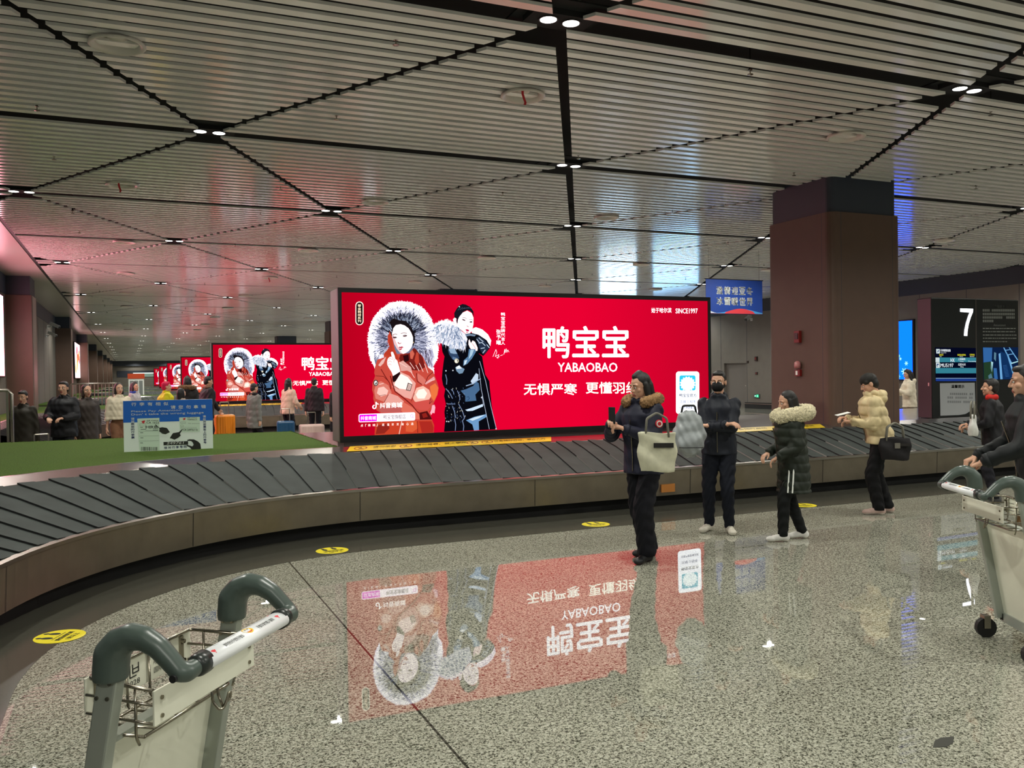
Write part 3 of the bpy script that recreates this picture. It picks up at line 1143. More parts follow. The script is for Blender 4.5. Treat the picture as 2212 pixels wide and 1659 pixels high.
    a.strokes(hair((185, 300), (60, 120), -34, 24), 240, [(150, 154, 182), (96, 100, 128), (60, 62, 88), (206, 208, 230)], 1.0, A, rnd, (7, 15))
    # face
    a.poly([(600, 470), (650, 425), (720, 408), (790, 425), (850, 480), (890, 540), (906, 620), (905, 700), (880, 770), (840, 820), (790, 850), (760, 862), (720, 850), (670, 790), (630, 720), (605, 640), (592, 560)], (255, 240, 242), 1.5, A)
    a.poly([(604, 640), (632, 720), (672, 790), (722, 850), (760, 862), (735, 840), (690, 770), (655, 690), (625, 610), (600, 540)], (238, 190, 190), 1.1, A)
    a.poly([(590, 470), (556, 390), (610, 330), (700, 360), (800, 370), (890, 470), (925, 580), (915, 640), (880, 545), (840, 480), (780, 436), (720, 418), (650, 432), (612, 480), (598, 560)], (26, 18, 22), 1.0, A)
    a.line([(604, 580), (640, 562), (672, 572)], 9, (128, 92, 92), 1.0, A); a.line([(722, 560), (770, 545), (815, 556)], 9, (140, 104, 104), 1.0, A)
    a.ell((634, 618), 30, 11, (70, 44, 50), 1.0, A, .05); a.ell((786, 594), 32, 11, (84, 54, 58), 1.0, A, -.12)
    a.line([(604, 606), (634, 600), (664, 612)], 5, (50, 30, 36), 1.0, A); a.line([(752, 588), (786, 576), (820, 588)], 5, (60, 36, 40), 1.0, A)
    a.poly([(672, 690), (690, 684), (706, 704), (734, 690), (730, 704), (704, 718), (686, 708)], (196, 120, 124), 1.0, A)
    a.poly([(684, 768), (704, 752), (722, 756), (742, 748), (768, 766), (740, 772), (716, 774)], (176, 34, 58), 1.0, A)
    a.poly([(692, 776), (716, 780), (746, 774), (740, 796), (716, 806), (700, 796)], (214, 80, 96), 1.0, A)
    a.ell((914, 690), 6, 9, (200, 170, 120), 1.2, A)
    # hand held to the chin
    a.poly([(575, 840), (590, 828), (608, 834), (632, 890), (640, 930), (672, 965), (700, 1060), (716, 1122), (650, 1165), (608, 1190), (586, 1130), (540, 1060), (522, 1020), (520, 975), (532, 930), (560, 905), (588, 902)], (255, 238, 236), 1.45, A)
    for pts in ([(590, 905), (610, 930), (600, 950)], [(536, 940), (570, 925), (590, 950)], [(528, 985), (560, 965), (590, 985)], [(532, 1025), (562, 1008), (584, 1030)], [(640, 935), (620, 960), (622, 990)]):
        a.line(pts, 6, (206, 140, 138), 1.0, A)
    # gloved fingers at the waist, right
    a.poly([(1190, 660), (1225, 650), (1238, 690), (1225, 780), (1200, 770), (1175, 805), (1160, 770), (1180, 720)], (246, 176, 190), 1.1, B)
    a.build('red_coat_portrait', scr)


def black_figure(scr):
    a = Art(-.004)
    rnd = random.Random(4)
    body = [A(p) for p in ((1335, 700), (1350, 830), (1382, 900))] + [B(p) for p in ((1370, 0), (1350, 160), (1342, 260), (1360, 360), (1392, 420), (1375, 520), (1402, 640), (1380, 760), (1392, 880), (1375, 1056), (2168, 1020), (2120, 880), (2085, 640), (2060, 400), (2052, 300), (1990, 200), (1960, 30))] + [A(p) for p in ((1945, 900), (1890, 850), (1960, 892), (2000, 850), (2062, 770), (2062, 720), (2000, 640), (1880, 570), (1780, 545), (1690, 560), (1500, 640))]
    a.poly(body, (9, 10, 18), 1.0)
    # fur
    lf = [(1225, 450), (1290, 390), (1390, 365), (1510, 425), (1600, 490), (1690, 560), (1725, 640), (1700, 720), (1670, 810), (1620, 780), (1560, 790), (1500, 750), (1440, 745), (1330, 700), (1285, 705), (1270, 620), (1230, 520)]
    a.poly(lf, (226, 226, 240), 1.25, A)
    def f1(r):
        x = r.uniform(1240, 1640); y = r.uniform(420, 640); 
        q = math.radians(r.uniform(60, 120) + (1500 - x) * .08)
        l = r.uniform(60, 150)
        return (x, y), (x + l * math.cos(q), y + l * math.sin(q))
    a.strokes(f1, 330, [(250, 248, 255), (200, 208, 226), (150, 166, 190), (236, 236, 246), (176, 188, 208), (96, 116, 150)], 1.1, A, rnd, (8, 17))
    def f2(r):
        x = r.uniform(1240, 1560); y = 440 - 70 * math.sin((x - 1240) / 320 * 3.1)
        return (x, y + 20), (x + r.uniform(-20, 20), y - r.uniform(15, 40))
    a.strokes(f2, 90, [(252, 246, 255), (240, 220, 240)], 1.5, A, rnd, (8, 15))
    def f3(r):
        x = r.uniform(1450, 1690); y = r.uniform(640, 740)
        return (x, y), (x + r.uniform(-20, 30), y + r.uniform(60, 130))
    a.strokes(f3, 130, [(226, 230, 244), (190, 200, 220), (120, 140, 170), (248, 248, 255)], 1.1, A, rnd, (9, 17))
    a.poly([(1780, 500), (1850, 462), (1950, 500), (2030, 570), (2078, 660), (2064, 745), (2010, 655), (1890, 575), (1790, 548)], (252, 238, 252), 1.7, A)
    def f4(r):
        q = r.random(); x = 1790 + 270 * q; y = 490 + 200 * q * q - 20 * math.sin(q * 3.1)
        return (x, y + 14), (x + r.uniform(0, 26), y - r.uniform(8, 26))
    a.strokes(f4, 90, [(252, 240, 255), (240, 214, 240)], 1.5, A, rnd, (8, 14))
    # face and hair
    a.poly([(1575, 400), (1590, 320), (1650, 245), (1720, 215), (1785, 250), (1814, 320), (1812, 420), (1795, 500), (1762, 552), (1700, 562), (1640, 510), (1570, 450), (1522, 395), (1506, 345), (1540, 312), (1566, 350)], (255, 240, 244), 1.5, A)
    a.poly([(1530, 320), (1526, 250), (1560, 190), (1600, 140), (1650, 115), (1700, 125), (1765, 160), (1812, 225), (1820, 320), (1800, 262), (1765, 222), (1720, 206), (1660, 236), (1600, 310), (1578, 360), (1580, 410), (1560, 380), (1562, 330)], (22, 22, 32), 1.0, A)
    for k in range(6):
        a.line([(1580 + 30 * k, 210 - 8 * k), (1620 + 34 * k, 160 + 4 * k)], 6, (74, 86, 110), 1.0, A)
    a.ell((1602, 156), 8, 8, (230, 236, 246), 1.3, A)
    a.line([(1552, 340), (1562, 390), (1572, 420)], 8, (190, 130, 140), 1.0, A)
    a.ell((1668, 354), 28, 9, (80, 52, 60), 1.0, A, .35); a.ell((1776, 384), 22, 10, (70, 44, 52), 1.0, A, -.05)
    a.line([(1650, 322), (1690, 322), (1712, 340)], 7, (150, 116, 118), 1.0, A); a.line([(1750, 350), (1780, 346), (1804, 358)], 7, (150, 116, 118), 1.0, A)
    a.poly([(1712, 430), (1736, 452), (1752, 442), (1740, 462), (1716, 452)], (206, 140, 146), 1.0, A)
    a.poly([(1690, 495), (1720, 492), (1752, 506), (1738, 526), (1708, 520)], (196, 40, 78), 1.0, A)
    a.poly([(1700, 528), (1740, 532), (1724, 548), (1704, 542)], (226, 110, 130), 1.0, A)
    # highlights on the glossy coat
    a.poly([(1690, 570), (1760, 560), (1850, 575), (1830, 600), (1760, 590), (1700, 600)], (120, 140, 166), 1.0, A)
    a.poly([(1740, 660), (1752, 640), (1775, 700), (1800, 660), (1836, 680), (1876, 770), (1872, 815), (1800, 820), (1760, 770), (1738, 720)], (255, 228, 226), 1.35, A)
    a.line([(1790, 700), (1820, 740), (1850, 790)], 6, (206, 130, 136), 1.0, A)
    a.poly([(1745, 790), (1840, 790), (1850, 830), (1790, 930), (1720, 1010), (1660, 1040), (1665, 960), (1730, 900)], (92, 130, 168), 1.0, A)
    a.poly([(1770, 800), (1820, 800), (1790, 880), (1740, 940)], (170, 200, 220), 1.1, A)
    a.poly([(1680, 960), (1720, 950), (1700, 1010), (1670, 1030)], (206, 226, 240), 1.1, A)
    a.poly([(1850, 620), (1900, 600), (1960, 640), (2010, 700), (2050, 760), (2000, 840), (1960, 870), (1900, 780), (1880, 700)], (36, 48, 70), 1.0, A)
    for pts in ([(1890, 620), (1960, 680)], [(1890, 700), (1940, 690), (1990, 740)], [(1920, 780), (1980, 770)], [(1950, 850), (1990, 800)], [(2010, 720), (2050, 770)], [(1860, 640), (1900, 690)]):
        a.line(pts, 12, (190, 208, 228), 1.0, A)
    a.poly([(1430, 800), (1520, 780), (1560, 830), (1600, 920), (1560, 980), (1490, 930), (1450, 870)], (50, 72, 104), 1.0, A)
    a.poly([(1440, 790), (1530, 780), (1570, 860), (1520, 860), (1470, 850)], (150, 176, 204), 1.0, A)
    a.poly([(1500, 900), (1560, 920), (1540, 960), (1500, 940)], (96, 124, 160), 1.0, A)
    a.ell((1560, 965), 33, 36, (190, 184, 160), 1.2, A); a.ell((1556, 970), 20, 24, (240, 236, 224), 1.2, A); a.ell((1572, 962), 6, 16, (60, 58, 56), 1.0, A)
    a.poly([(1540, 95), (1600, 70), (1680, 120), (1650, 180), (1600, 190), (1560, 150)], (120, 150, 178), 1.0, B)
    a.poly([(1550, 90), (1600, 62), (1640, 110), (1560, 120)], (224, 232, 240), 1.2, B)
    a.poly([(1620, 442), (1700, 420), (1810, 370), (1850, 300), (1890, 330), (1905, 430), (1840, 500), (1855, 590), (1690, 606), (1690, 520)], (74, 108, 146), 1.0, B)
    a.poly([(1770, 300), (1850, 180), (1885, 200), (1880, 290), (1800, 350)], (196, 212, 232), 1.1, B)
    a.line([(1700, 370), (1780, 345), (1920, 262)], 12, (170, 192, 222), 1.0, B)
    a.line([(1710, 540), (1740, 530), (1750, 560), (1720, 590)], 7, (36, 60, 96), 1.0, B)
    a.poly([(1690, 728), (1780, 700), (1950, 640), (1955, 676), (1800, 742), (1720, 748)], (200, 220, 240), 1.15, B)
    a.poly([(1700, 884), (1830, 830), (2002, 792), (2012, 830), (1890, 900), (1895, 1030), (1820, 1036), (1795, 946)], (112, 158, 204), 1.0, B)
    a.poly([(1740, 870), (1860, 830), (1990, 800), (1900, 850), (1800, 890)], (206, 226, 242), 1.1, B)
    for x0, y0, x1, y1 in ((1395, 200, 1410, 350), (1400, 410, 1500, 560), (1420, 640, 1540, 640), (1500, 680, 1540, 850), (1590, 640, 1680, 850), (1530, 860, 1540, 1040), (1650, 900, 1660, 1040), (1480, 420, 1520, 500), (1570, 440, 1610, 580), (1680, 820, 1640, 900)):
        a.line([(x0, y0), ((x0 + x1) / 2 + 12, (y0 + y1) / 2), (x1, y1)], 11, (122, 140, 176), 1.0, B)
    for k in range(70):
        x = rnd.uniform(1390, 1700); y = rnd.uniform(380, 900)
        a.line([(x, y), (x + rnd.uniform(-14, 14), y + rnd.uniform(10, 30))], 6, rnd.choice([(90, 110, 150), (40, 56, 86), (200, 200, 190)]), 1.0, B)
    for pts in ([(1890, 110), (1925, 420), (1980, 700), (2045, 1015)], [(1900, 0), (1990, 300), (2060, 640), (2150, 1010)], [(1935, 520), (1960, 660)]):
        a.line(pts, 7, (184, 196, 220), 1.0, B)
    for p in ((1410, 900), (1440, 902), (1398, 145), (1502, 140), (2145, 1010), (1930, 545)):
        a.ell(p, 10, 10, (220, 226, 236), 1.2, B, n=8)
    a.build('black_coat_portrait', scr)


def screen_letters(scr):
    Wh = (255, 250, 255)
    a = Art(-.004)
    a.text('鸭宝宝', 560, 358, 1355, 655, Wh, 2.0, C2, .014)
    a.text('YABAOBAO', 700, 695, 1248, 780, Wh, 2.0, C2, .012)
    a.text('无惧严寒', 388, 885, 876, 993, (255, 252, 240), 1.9, C2, .012)
    a.text('更懂羽绒', 958, 872, 1446, 980, (255, 250, 232), 1.9, C2, .012)
    a.text('始于哈尔滨', 1560, 190, 1745, 238, Wh, 1.7, C2, .008)
    a.text('SINCE1997', 1782, 197, 1985, 243, Wh, 1.7, C2, .008)
    a.text('鸭宝宝品牌代言人', 178, 232, 216, 535, Wh, 1.6, C2, .008, True)
    a.text('张予曦', 136, 388, 178, 535, Wh, 1.6, C2, .008, True)
    a.line([(104, 640), (132, 574), (140, 600), (125, 640), (160, 620), (150, 655), (138, 648), (165, 640)], 3.2, Wh, 1.6, C2)
    a.line([(172, 632), (196, 622)], 3.2, Wh, 1.6, C2)
    a.line([(205, 620), (212, 572), (216, 605), (226, 566), (232, 602), (240, 578), (252, 598)], 3.2, Wh, 1.6, C2)
    a.build('lettering', scr)
    # upright capsule, top left
    a = Art(-.004)
    a.poly(rrect(226, 196, 308, 438, 40), (252, 236, 214), 1.4, D)
    a.poly(rrect(234, 205, 300, 430, 33), (26, 12, 14), 1.0, D)
    a.text('奢金鹅绒系列', 249, 222, 284, 412, (250, 220, 186), 1.4, D, .008, True)
    a.build('capsule_badge', scr)
    # shop search bar, bottom left
    a = Art(-.026)
    tilt = lambda p: D((p[0], p[1] - (p[0] - 260) * .034))
    a.poly(rrect(254, 1348, 832, 1432, 16), (255, 236, 250), 1.6, tilt)
    a.poly(rrect(262, 1356, 446, 1424, 10), (240, 0, 214), 1.5, tilt)
    a.poly(rrect(440, 1354, 826, 1426, 14), (255, 244, 248), 1.8, tilt)
    a.text('抖音商城', 274, 1370, 432, 1412, (255, 240, 255), 1.8, tilt, .008)
    a.text('鸭宝宝旗舰店', 508, 1366, 735, 1412, (40, 20, 50), 1.0, tilt, .006)
    ring = [(797 + 14 * math.cos(q), 1384 + 14 * math.sin(q)) for q in np.linspace(0, 2 * math.pi, 17)]
    a.line(ring, 5, (250, 120, 230), 1.2, tilt); a.line([(806, 1395), (816, 1406)], 6, (250, 120, 230), 1.2, tilt)
    a.text('抖音商城', 470, 1240, 700, 1296, (255, 246, 240), 1.9, tilt, .012)
    a.line([(432, 1230), (432, 1282), (424, 1296), (408, 1296), (398, 1284), (402, 1268), (416, 1262)], 11, (255, 250, 248), 1.9, tilt)
    a.line([(432, 1232), (442, 1248), (458, 1254)], 10, (255, 250, 248), 1.9, tilt)
    for s, x0, x1 in (('点', 275, 300), ('「', 322, 336), ('商', 350, 376), ('城', 396, 424), ('」', 434, 448), ('超', 494, 516), ('值', 544, 568), ('好', 592, 614), ('货', 642, 664), ('省', 690, 716), ('心', 742, 766), ('选', 790, 814)):
        a.text(s, x0, 1452, x1, 1478, (255, 236, 228), 1.5, tilt, .008)
    a.build('search_bar', scr)
    # white app panel, bottom right
    a = Art(-.004)
    a.poly(rrect(1786, 776, 2000, 1166, 26), (246, 250, 255), 1.9, C2)
    a.poly(rrect(1818, 812, 1966, 950, 16), (44, 190, 222), 1.3, C2)
    pts = []
    for k in range(32):
        q = 2 * math.pi * k / 32
        rr_ = 74 if k % 2 else 60
        pts.append((1893 + rr_ * math.cos(q), 890 + rr_ * .95 * math.sin(q)))
    a.poly(pts, (236, 252, 255), 1.7, C2)
    a.text('鸭宝宝官方', 1816, 980, 1976, 1012, (50, 60, 96), 1.0, C2, .015)
    a.text('店铺 小程序', 1820, 1040, 1968, 1068, (110, 120, 170), 1.0, C2, .01)
    a.text('无惧严寒更懂羽绒', 1816, 1098, 1976, 1122, (90, 100, 150), 1.0, C2, .01)
    a.build('app_panel', scr)


def billboard():
    t = thing('led_billboard', 'large lit red advertising screen on the nearest carousel island', 'advertising screen', (SX0, SY, 0))
    mb = MB()
    mb.bx(-2.92, 2.92, .03, .47, .85, 2.855)
    mb.build('cabinet', M_boxgrey, t, bevel=.01)
    mb = MB()
    mb.bx(-2.925, -2.875, -.012, .04, .85, 2.86)
    mb.bx(2.875, 2.925, -.012, .04, .85, 2.86)
    mb.bx(-2.875, 2.875, -.012, .04, 2.80, 2.86)
    mb.bx(-2.875, 2.875, -.012, .04, .85, .93)
    mb.build('bezel', M_bezel, t)
    MB().bx(-2.86, 2.86, .06, .44, .7665, .852).build('plinth', M_boxgrey, t)
    scr = MB().bx(-2.876, 2.876, -.001, .03, .929, 2.801).build('screen', red_screen_mat(), t)
    red_figure(scr)
    black_figure(scr)
    screen_letters(scr)
    return t


bb = billboard()

# the carousels of the bays further down the hall
for k in range(1, 6):
    dy = (0, RUN * k, 0)
    c = dup(car, dy, '%s baggage carousel behind the nearest one, with a red screen on it' % ordinal(k - 1) if k > 1 else 'baggage carousel behind the crowd, next after the nearest one', 'baggage carousels')
    if k > 1:
        c['label'] = '%s baggage carousel along the hall, counted from the nearest' % ordinal(k)
    b = border.copy(); COL.objects.link(b); b.location = dy
    c = dup(bb, dy, 'red advertising screen %s in the row, %s' % (ordinal(k), ['', 'just behind the left edge of the largest one', 'partly covered by the second', 'small, partly covered by the third', 'very small, near the far wall', 'smallest, farthest of all'][k]), 'red advertising screens')
    c = turf.copy(); COL.objects.link(c); c.location = dy
    c['label'] = 'artificial grass mat on the %s carousel island' % ordinal(k)
    c['group'] = 'artificial grass mats'
    if k == 1:
        c = dup(tape1, dy, 'yellow warning strip on the second carousel, behind the crowd')
tag(car, car['label'], None, 'baggage carousels'); bb['group'] = 'red advertising screens'; turf['group'] = 'artificial grass mats'


# ---- lit panels on the walls
def wall_panel(x, y0, y1, z0, z1, side, face_mats, draw, label):
    """a lightbox on a long wall; side = +1 when its face looks to +x"""
    t = thing('wall_lightbox', label, 'advertising lightbox', (x, (y0 + y1) / 2, z0))
    w, h = y1 - y0, z1 - z0
    xs = (0, .10) if side > 0 else (-.10, 0)
    MB().bx(xs[0], xs[1], -w / 2, w / 2, 0, h).build('casing', M_bezel, t, bevel=.006)
    mb = MB()
    f = .102 * side
    mb.bx(f - .004 * side, f, -w / 2 + .05, w / 2 - .05, .05, h - .05, 0)
    draw(mb, f + .002 * side, w, h)
    mb.build('lit_face', face_mats, t)
    return t


def draw_fashion(mb, f, w, h):
    r = random.Random(2)
    for k in range(7):
        c = (r.uniform(-.4, .4) * w, r.uniform(.25, .8) * h)
        rx, rz = r.uniform(.06, .16) * w, r.uniform(.1, .25) * h
        mb.add([(f, c[0] + rx * math.cos(q), min(max(c[1] + rz * math.sin(q), .06), h - .06)) for q in np.linspace(0, 2 * math.pi, 17)[:-1]], [tuple(range(16))], 1 + k % 2)


def snow(mb, f, w, h):
    r = random.Random(8)
    for k in range(9):
        cy, cz, s = r.uniform(-.42, .42) * w, r.uniform(.06, .42) * h, r.uniform(.05, .12)
        for q in range(3):
            a = math.pi * q / 3
            dy, dz = s * math.cos(a), s * math.sin(a)
            py, pz = -math.sin(a) * s * .14, math.cos(a) * s * .14
            mb.add([(f, cy - dy + py, cz - dz + pz), (f, cy + dy + py, cz + dz + pz), (f, cy + dy - py, cz + dz - pz), (f, cy - dy - py, cz - dz - pz)], [(0, 1, 2, 3)], 1)


wall_panel(XL, 20.5, 28.0, 1.80, 4.12, 1, [em((255, 150, 170), 8.0), em((255, 226, 232), 9.0), em((214, 40, 84), 7.0)], draw_fashion, 'pink and white lit advertising panel on the left wall at the picture edge')
wall_panel(XL + .1, 60.5, 66.5, 1.78, 4.1, 1, [em((255, 214, 220), 3.5), em((226, 40, 70), 2.5), em((255, 140, 70), 2.5)], draw_fashion, 'narrow-looking lit red and white panel between far pilasters of the left wall')
wall_panel(XR, 22.25, 24.6, 1.25, 3.42, -1, [em((4, 72, 255), 4.5), em((150, 230, 255), 2.0)], snow, 'bright blue lit panel with snowflakes between the square column and the number seven totem')
wall_panel(XR - .1, 34.6, 38.6, 1.1, 3.7, -1, [em((150, 206, 255), 7.0), em((120, 200, 240), 4.0)], snow, 'pale blue lit panel on the right wall hidden behind the large red screen')
wall_panel(XR - .1, 40.2, 44.2, 1.1, 3.7, -1, [em((186, 224, 255), 9.0), em((120, 200, 240), 5.0)], snow, 'white lit panel on the right wall hidden behind the large red screen')

# ================================================================== SIGN BOARD ON THE GRASS
def notice_board():
    t = thing('notice_board', 'blue and white luggage notice board standing on the artificial grass', 'notice board', (.445, 11.86, .8035), math.radians(-1.5))
    w, h = 1.055, .64
    t.scale = (1, 1, 1)
    MB().bx(-w / 2, w / 2, 0, .018, 0, h).build('panel', M_signpaper, t, bevel=.002)
    mb = MB(); mb.bx(-.42, -.38, .018, .20, 0, .02); mb.bx(.38, .42, .018, .20, 0, .02); mb.tube([(-.4, .19, .01), (-.4, .02, .42)], .008); mb.tube([(.4, .19, .01), (.4, .02, .42)], .008)
    mb.build('prop', M_steel, t)
    # tracing frame: 2212x1264 zoom; board corners (95,130) (2105,75) (88,1180) (2118,1080)
    def uv(x, y):
        u = (x - 95) / 2012.0
        top = 130 - 55 * u; bot = 1180 - 100 * u
        return (-w / 2 + u * w, h * (1 - (y - top) / (bot - top)))
    def f3(y0):
        return lambda x, y: (lambda q: (q[0], y0, q[1]))(uv(x, -y))
    def quad(mb, pts, y, mi=0):
        mb.add([f3(y)(px, -py) for px, py in pts], [tuple(range(len(pts)))], mi)
    mb = MB(); quad(mb, [(97, 130), (2104, 78), (2112, 510), (92, 575)], -.0008)
    mb.build('blue_header', M_blue, t)
    mb = MB()
    for i, ch in enumerate('行李有相似'):
        put_text(mb, ch, 275 + 178 * i, 385 + 178 * i, -(232 - 4 * i), -(160 - 4 * i), f3(-.002), bold=.02)
    for i, ch in enumerate('请您勿拿错'):
        put_text(mb, ch, 1148 + 174 * i, 1258 + 174 * i, -(284 - 4 * i), -(212 - 4 * i), f3(-.002), bold=.02)
    sl = lambda x, y: f3(-.002)(x, y + (x - 270) * .034)
    put_text(mb, 'Please Pay Attention', 270, 1385, -372, -325, sl, bold=.015)
    put_text(mb, 'Don’ t take the wrong luggage', 270, 1900, -440, -385, sl, bold=.015)
    mb.build('white_lettering', M_white, t)
    mb = MB()
    column_text(mb, '请按', 300, 74, -465, -575, f3(-.002), 1, .02)
    column_text(mb, '照您的行李票', 296, 74, -575, -905, f3(-.002), 0, .02)
    column_text(mb, '请核', 1915, 70, -405, -520, f3(-.002), 1, .02)
    column_text(mb, '对您票签上的行李号', 1918, 70, -515, -990, f3(-.002), 0, .02)
    for i, ch in enumerate('核对行李号码'):
        put_text(mb, ch, 985 + 88 * i, 1052 + 88 * i, -(1105 - 5 * i), -(1052 - 5 * i), f3(-.002), 0, .02)
    mb.build('side_lettering', [M_dblue, M_white], t)
    for pts in ([(400, 488), (890, 470), (884, 1130), (440, 1150), (430, 1060)], [(1335, 458), (1810, 442), (1806, 745), (1345, 755)]):
        mb = MB(); quad(mb, pts, -.0016)
        mb.build('luggage_tag_picture', M_tag, t)
    mb = MB()
    quad(mb, [(480, 545), (540, 528), (580, 520), (560, 545), (578, 556), (540, 572), (560, 600), (520, 580), (490, 572), (515, 560)], -.0024, 1)
    quad(mb, [(1410, 490), (1450, 470), (1490, 466), (1470, 486), (1480, 500), (1450, 508), (1425, 518), (1440, 500)], -.0024, 1)
    put_text(mb, 'AIR CHINA', 600, 868, -538, -514, f3(-.0024), 0, .02, .4)
    put_text(mb, 'AIR CHINA', 1515, 1748, -474, -454, f3(-.0024), 0, .02, .4)
    put_text(mb, '中国国际航空公司', 1520, 1745, -512, -486, f3(-.0024), 0, .01)
    put_text(mb, 'CA 1623', 600, 880, -590, -548, f3(-.0024), 0, .01)
    put_text(mb, 'HRB', 582, 846, -690, -632, f3(-.0024), 0, .012)
    put_text(mb, 'CA 249761 01', 1420, 1755, -730, -690, f3(-.0024), 0, .01)
    put_text(mb, 'PEK 2410 JUN', 1540, 1795, -590, -568, f3(-.0024), 2)
    for y in (745, 845, 945):
        quad(mb, [(430, y), (870, y - 12), (870, y - 8), (430, y + 4)], -.0024, 2)
    for x0, y0, x1, y1 in ((460, 770, 525, 782), (460, 875, 525, 887), (455, 980, 515, 992), (460, 660, 520, 672), (470, 700, 580, 712), (740, 712, 850, 724)):
        quad(mb, [(x0, y0), (x1, y0), (x1, y1), (x0, y1)], -.0024, 2)
    for q in ((1365, 545, 1480, 580), (1365, 610, 1425, 650), (1370, 655, 1725, 690), (450, 590, 590, 640), (586, 640, 850, 735)):
        x0, y0, x1, y1 = q
        for r in ((x0, y0, x1, y0 + 4), (x0, y1 - 4, x1, y1), (x0, y0, x0 + 4, y1), (x1 - 4, y0, x1, y1)):
            quad(mb, [(r[0], r[1]), (r[2], r[1]), (r[2], r[3]), (r[0], r[3])], -.0024, 2)
    x = 474
    rb = random.Random(1)
    while x < 845:
        wd = rb.choice((5, 8, 12, 16))
        quad(mb, [(x, 1066), (x + wd, 1066), (x + wd, 1148 - (x - 474) * .04), (x, 1150 - (x - 474) * .04)], -.0024, 0)
        x += wd + rb.choice((6, 9, 13))
    mb.build('tag_print', [M_ink, M_redprint, M_inkgrey], t)
    mb = MB()
    quad(mb, [(785, 612), (810, 606), (885, 672), (950, 660), (1045, 672), (1070, 690), (1110, 750), (1125, 760), (1060, 785), (1020, 804), (950, 790), (880, 745), (890, 690)], -.0030)
    quad(mb, [(1392, 700), (1420, 690), (1400, 716), (1345, 790), (1365, 826), (1310, 870), (1220, 912), (1160, 890), (1115, 884), (1145, 836), (1190, 778), (1250, 770), (1320, 758)], -.0030)
    quad(mb, [(1505, 915), (1560, 900), (1665, 902), (1760, 945), (1810, 990), (1825, 1095), (1610, 1108), (1560, 1062), (1490, 1035), (1500, 1015), (1570, 1030), (1620, 1046), (1655, 1015), (1640, 970), (1600, 935), (1520, 935)], -.0030)
    quad(mb, [(972, 962), (1528, 938), (1528, 1012), (972, 1030)], -.0030)
    mb.build('hand_pictogram', M_ink, t)
    mb = MB(); put_text(mb, '249761', 1040, 1420, -1010, -960, lambda x, y: f3(-.0036)(x, y + (x - 1040) * .03), 0, .015, .3)
    mb.build('number_print', M_white, t)
    return t


notice_board()


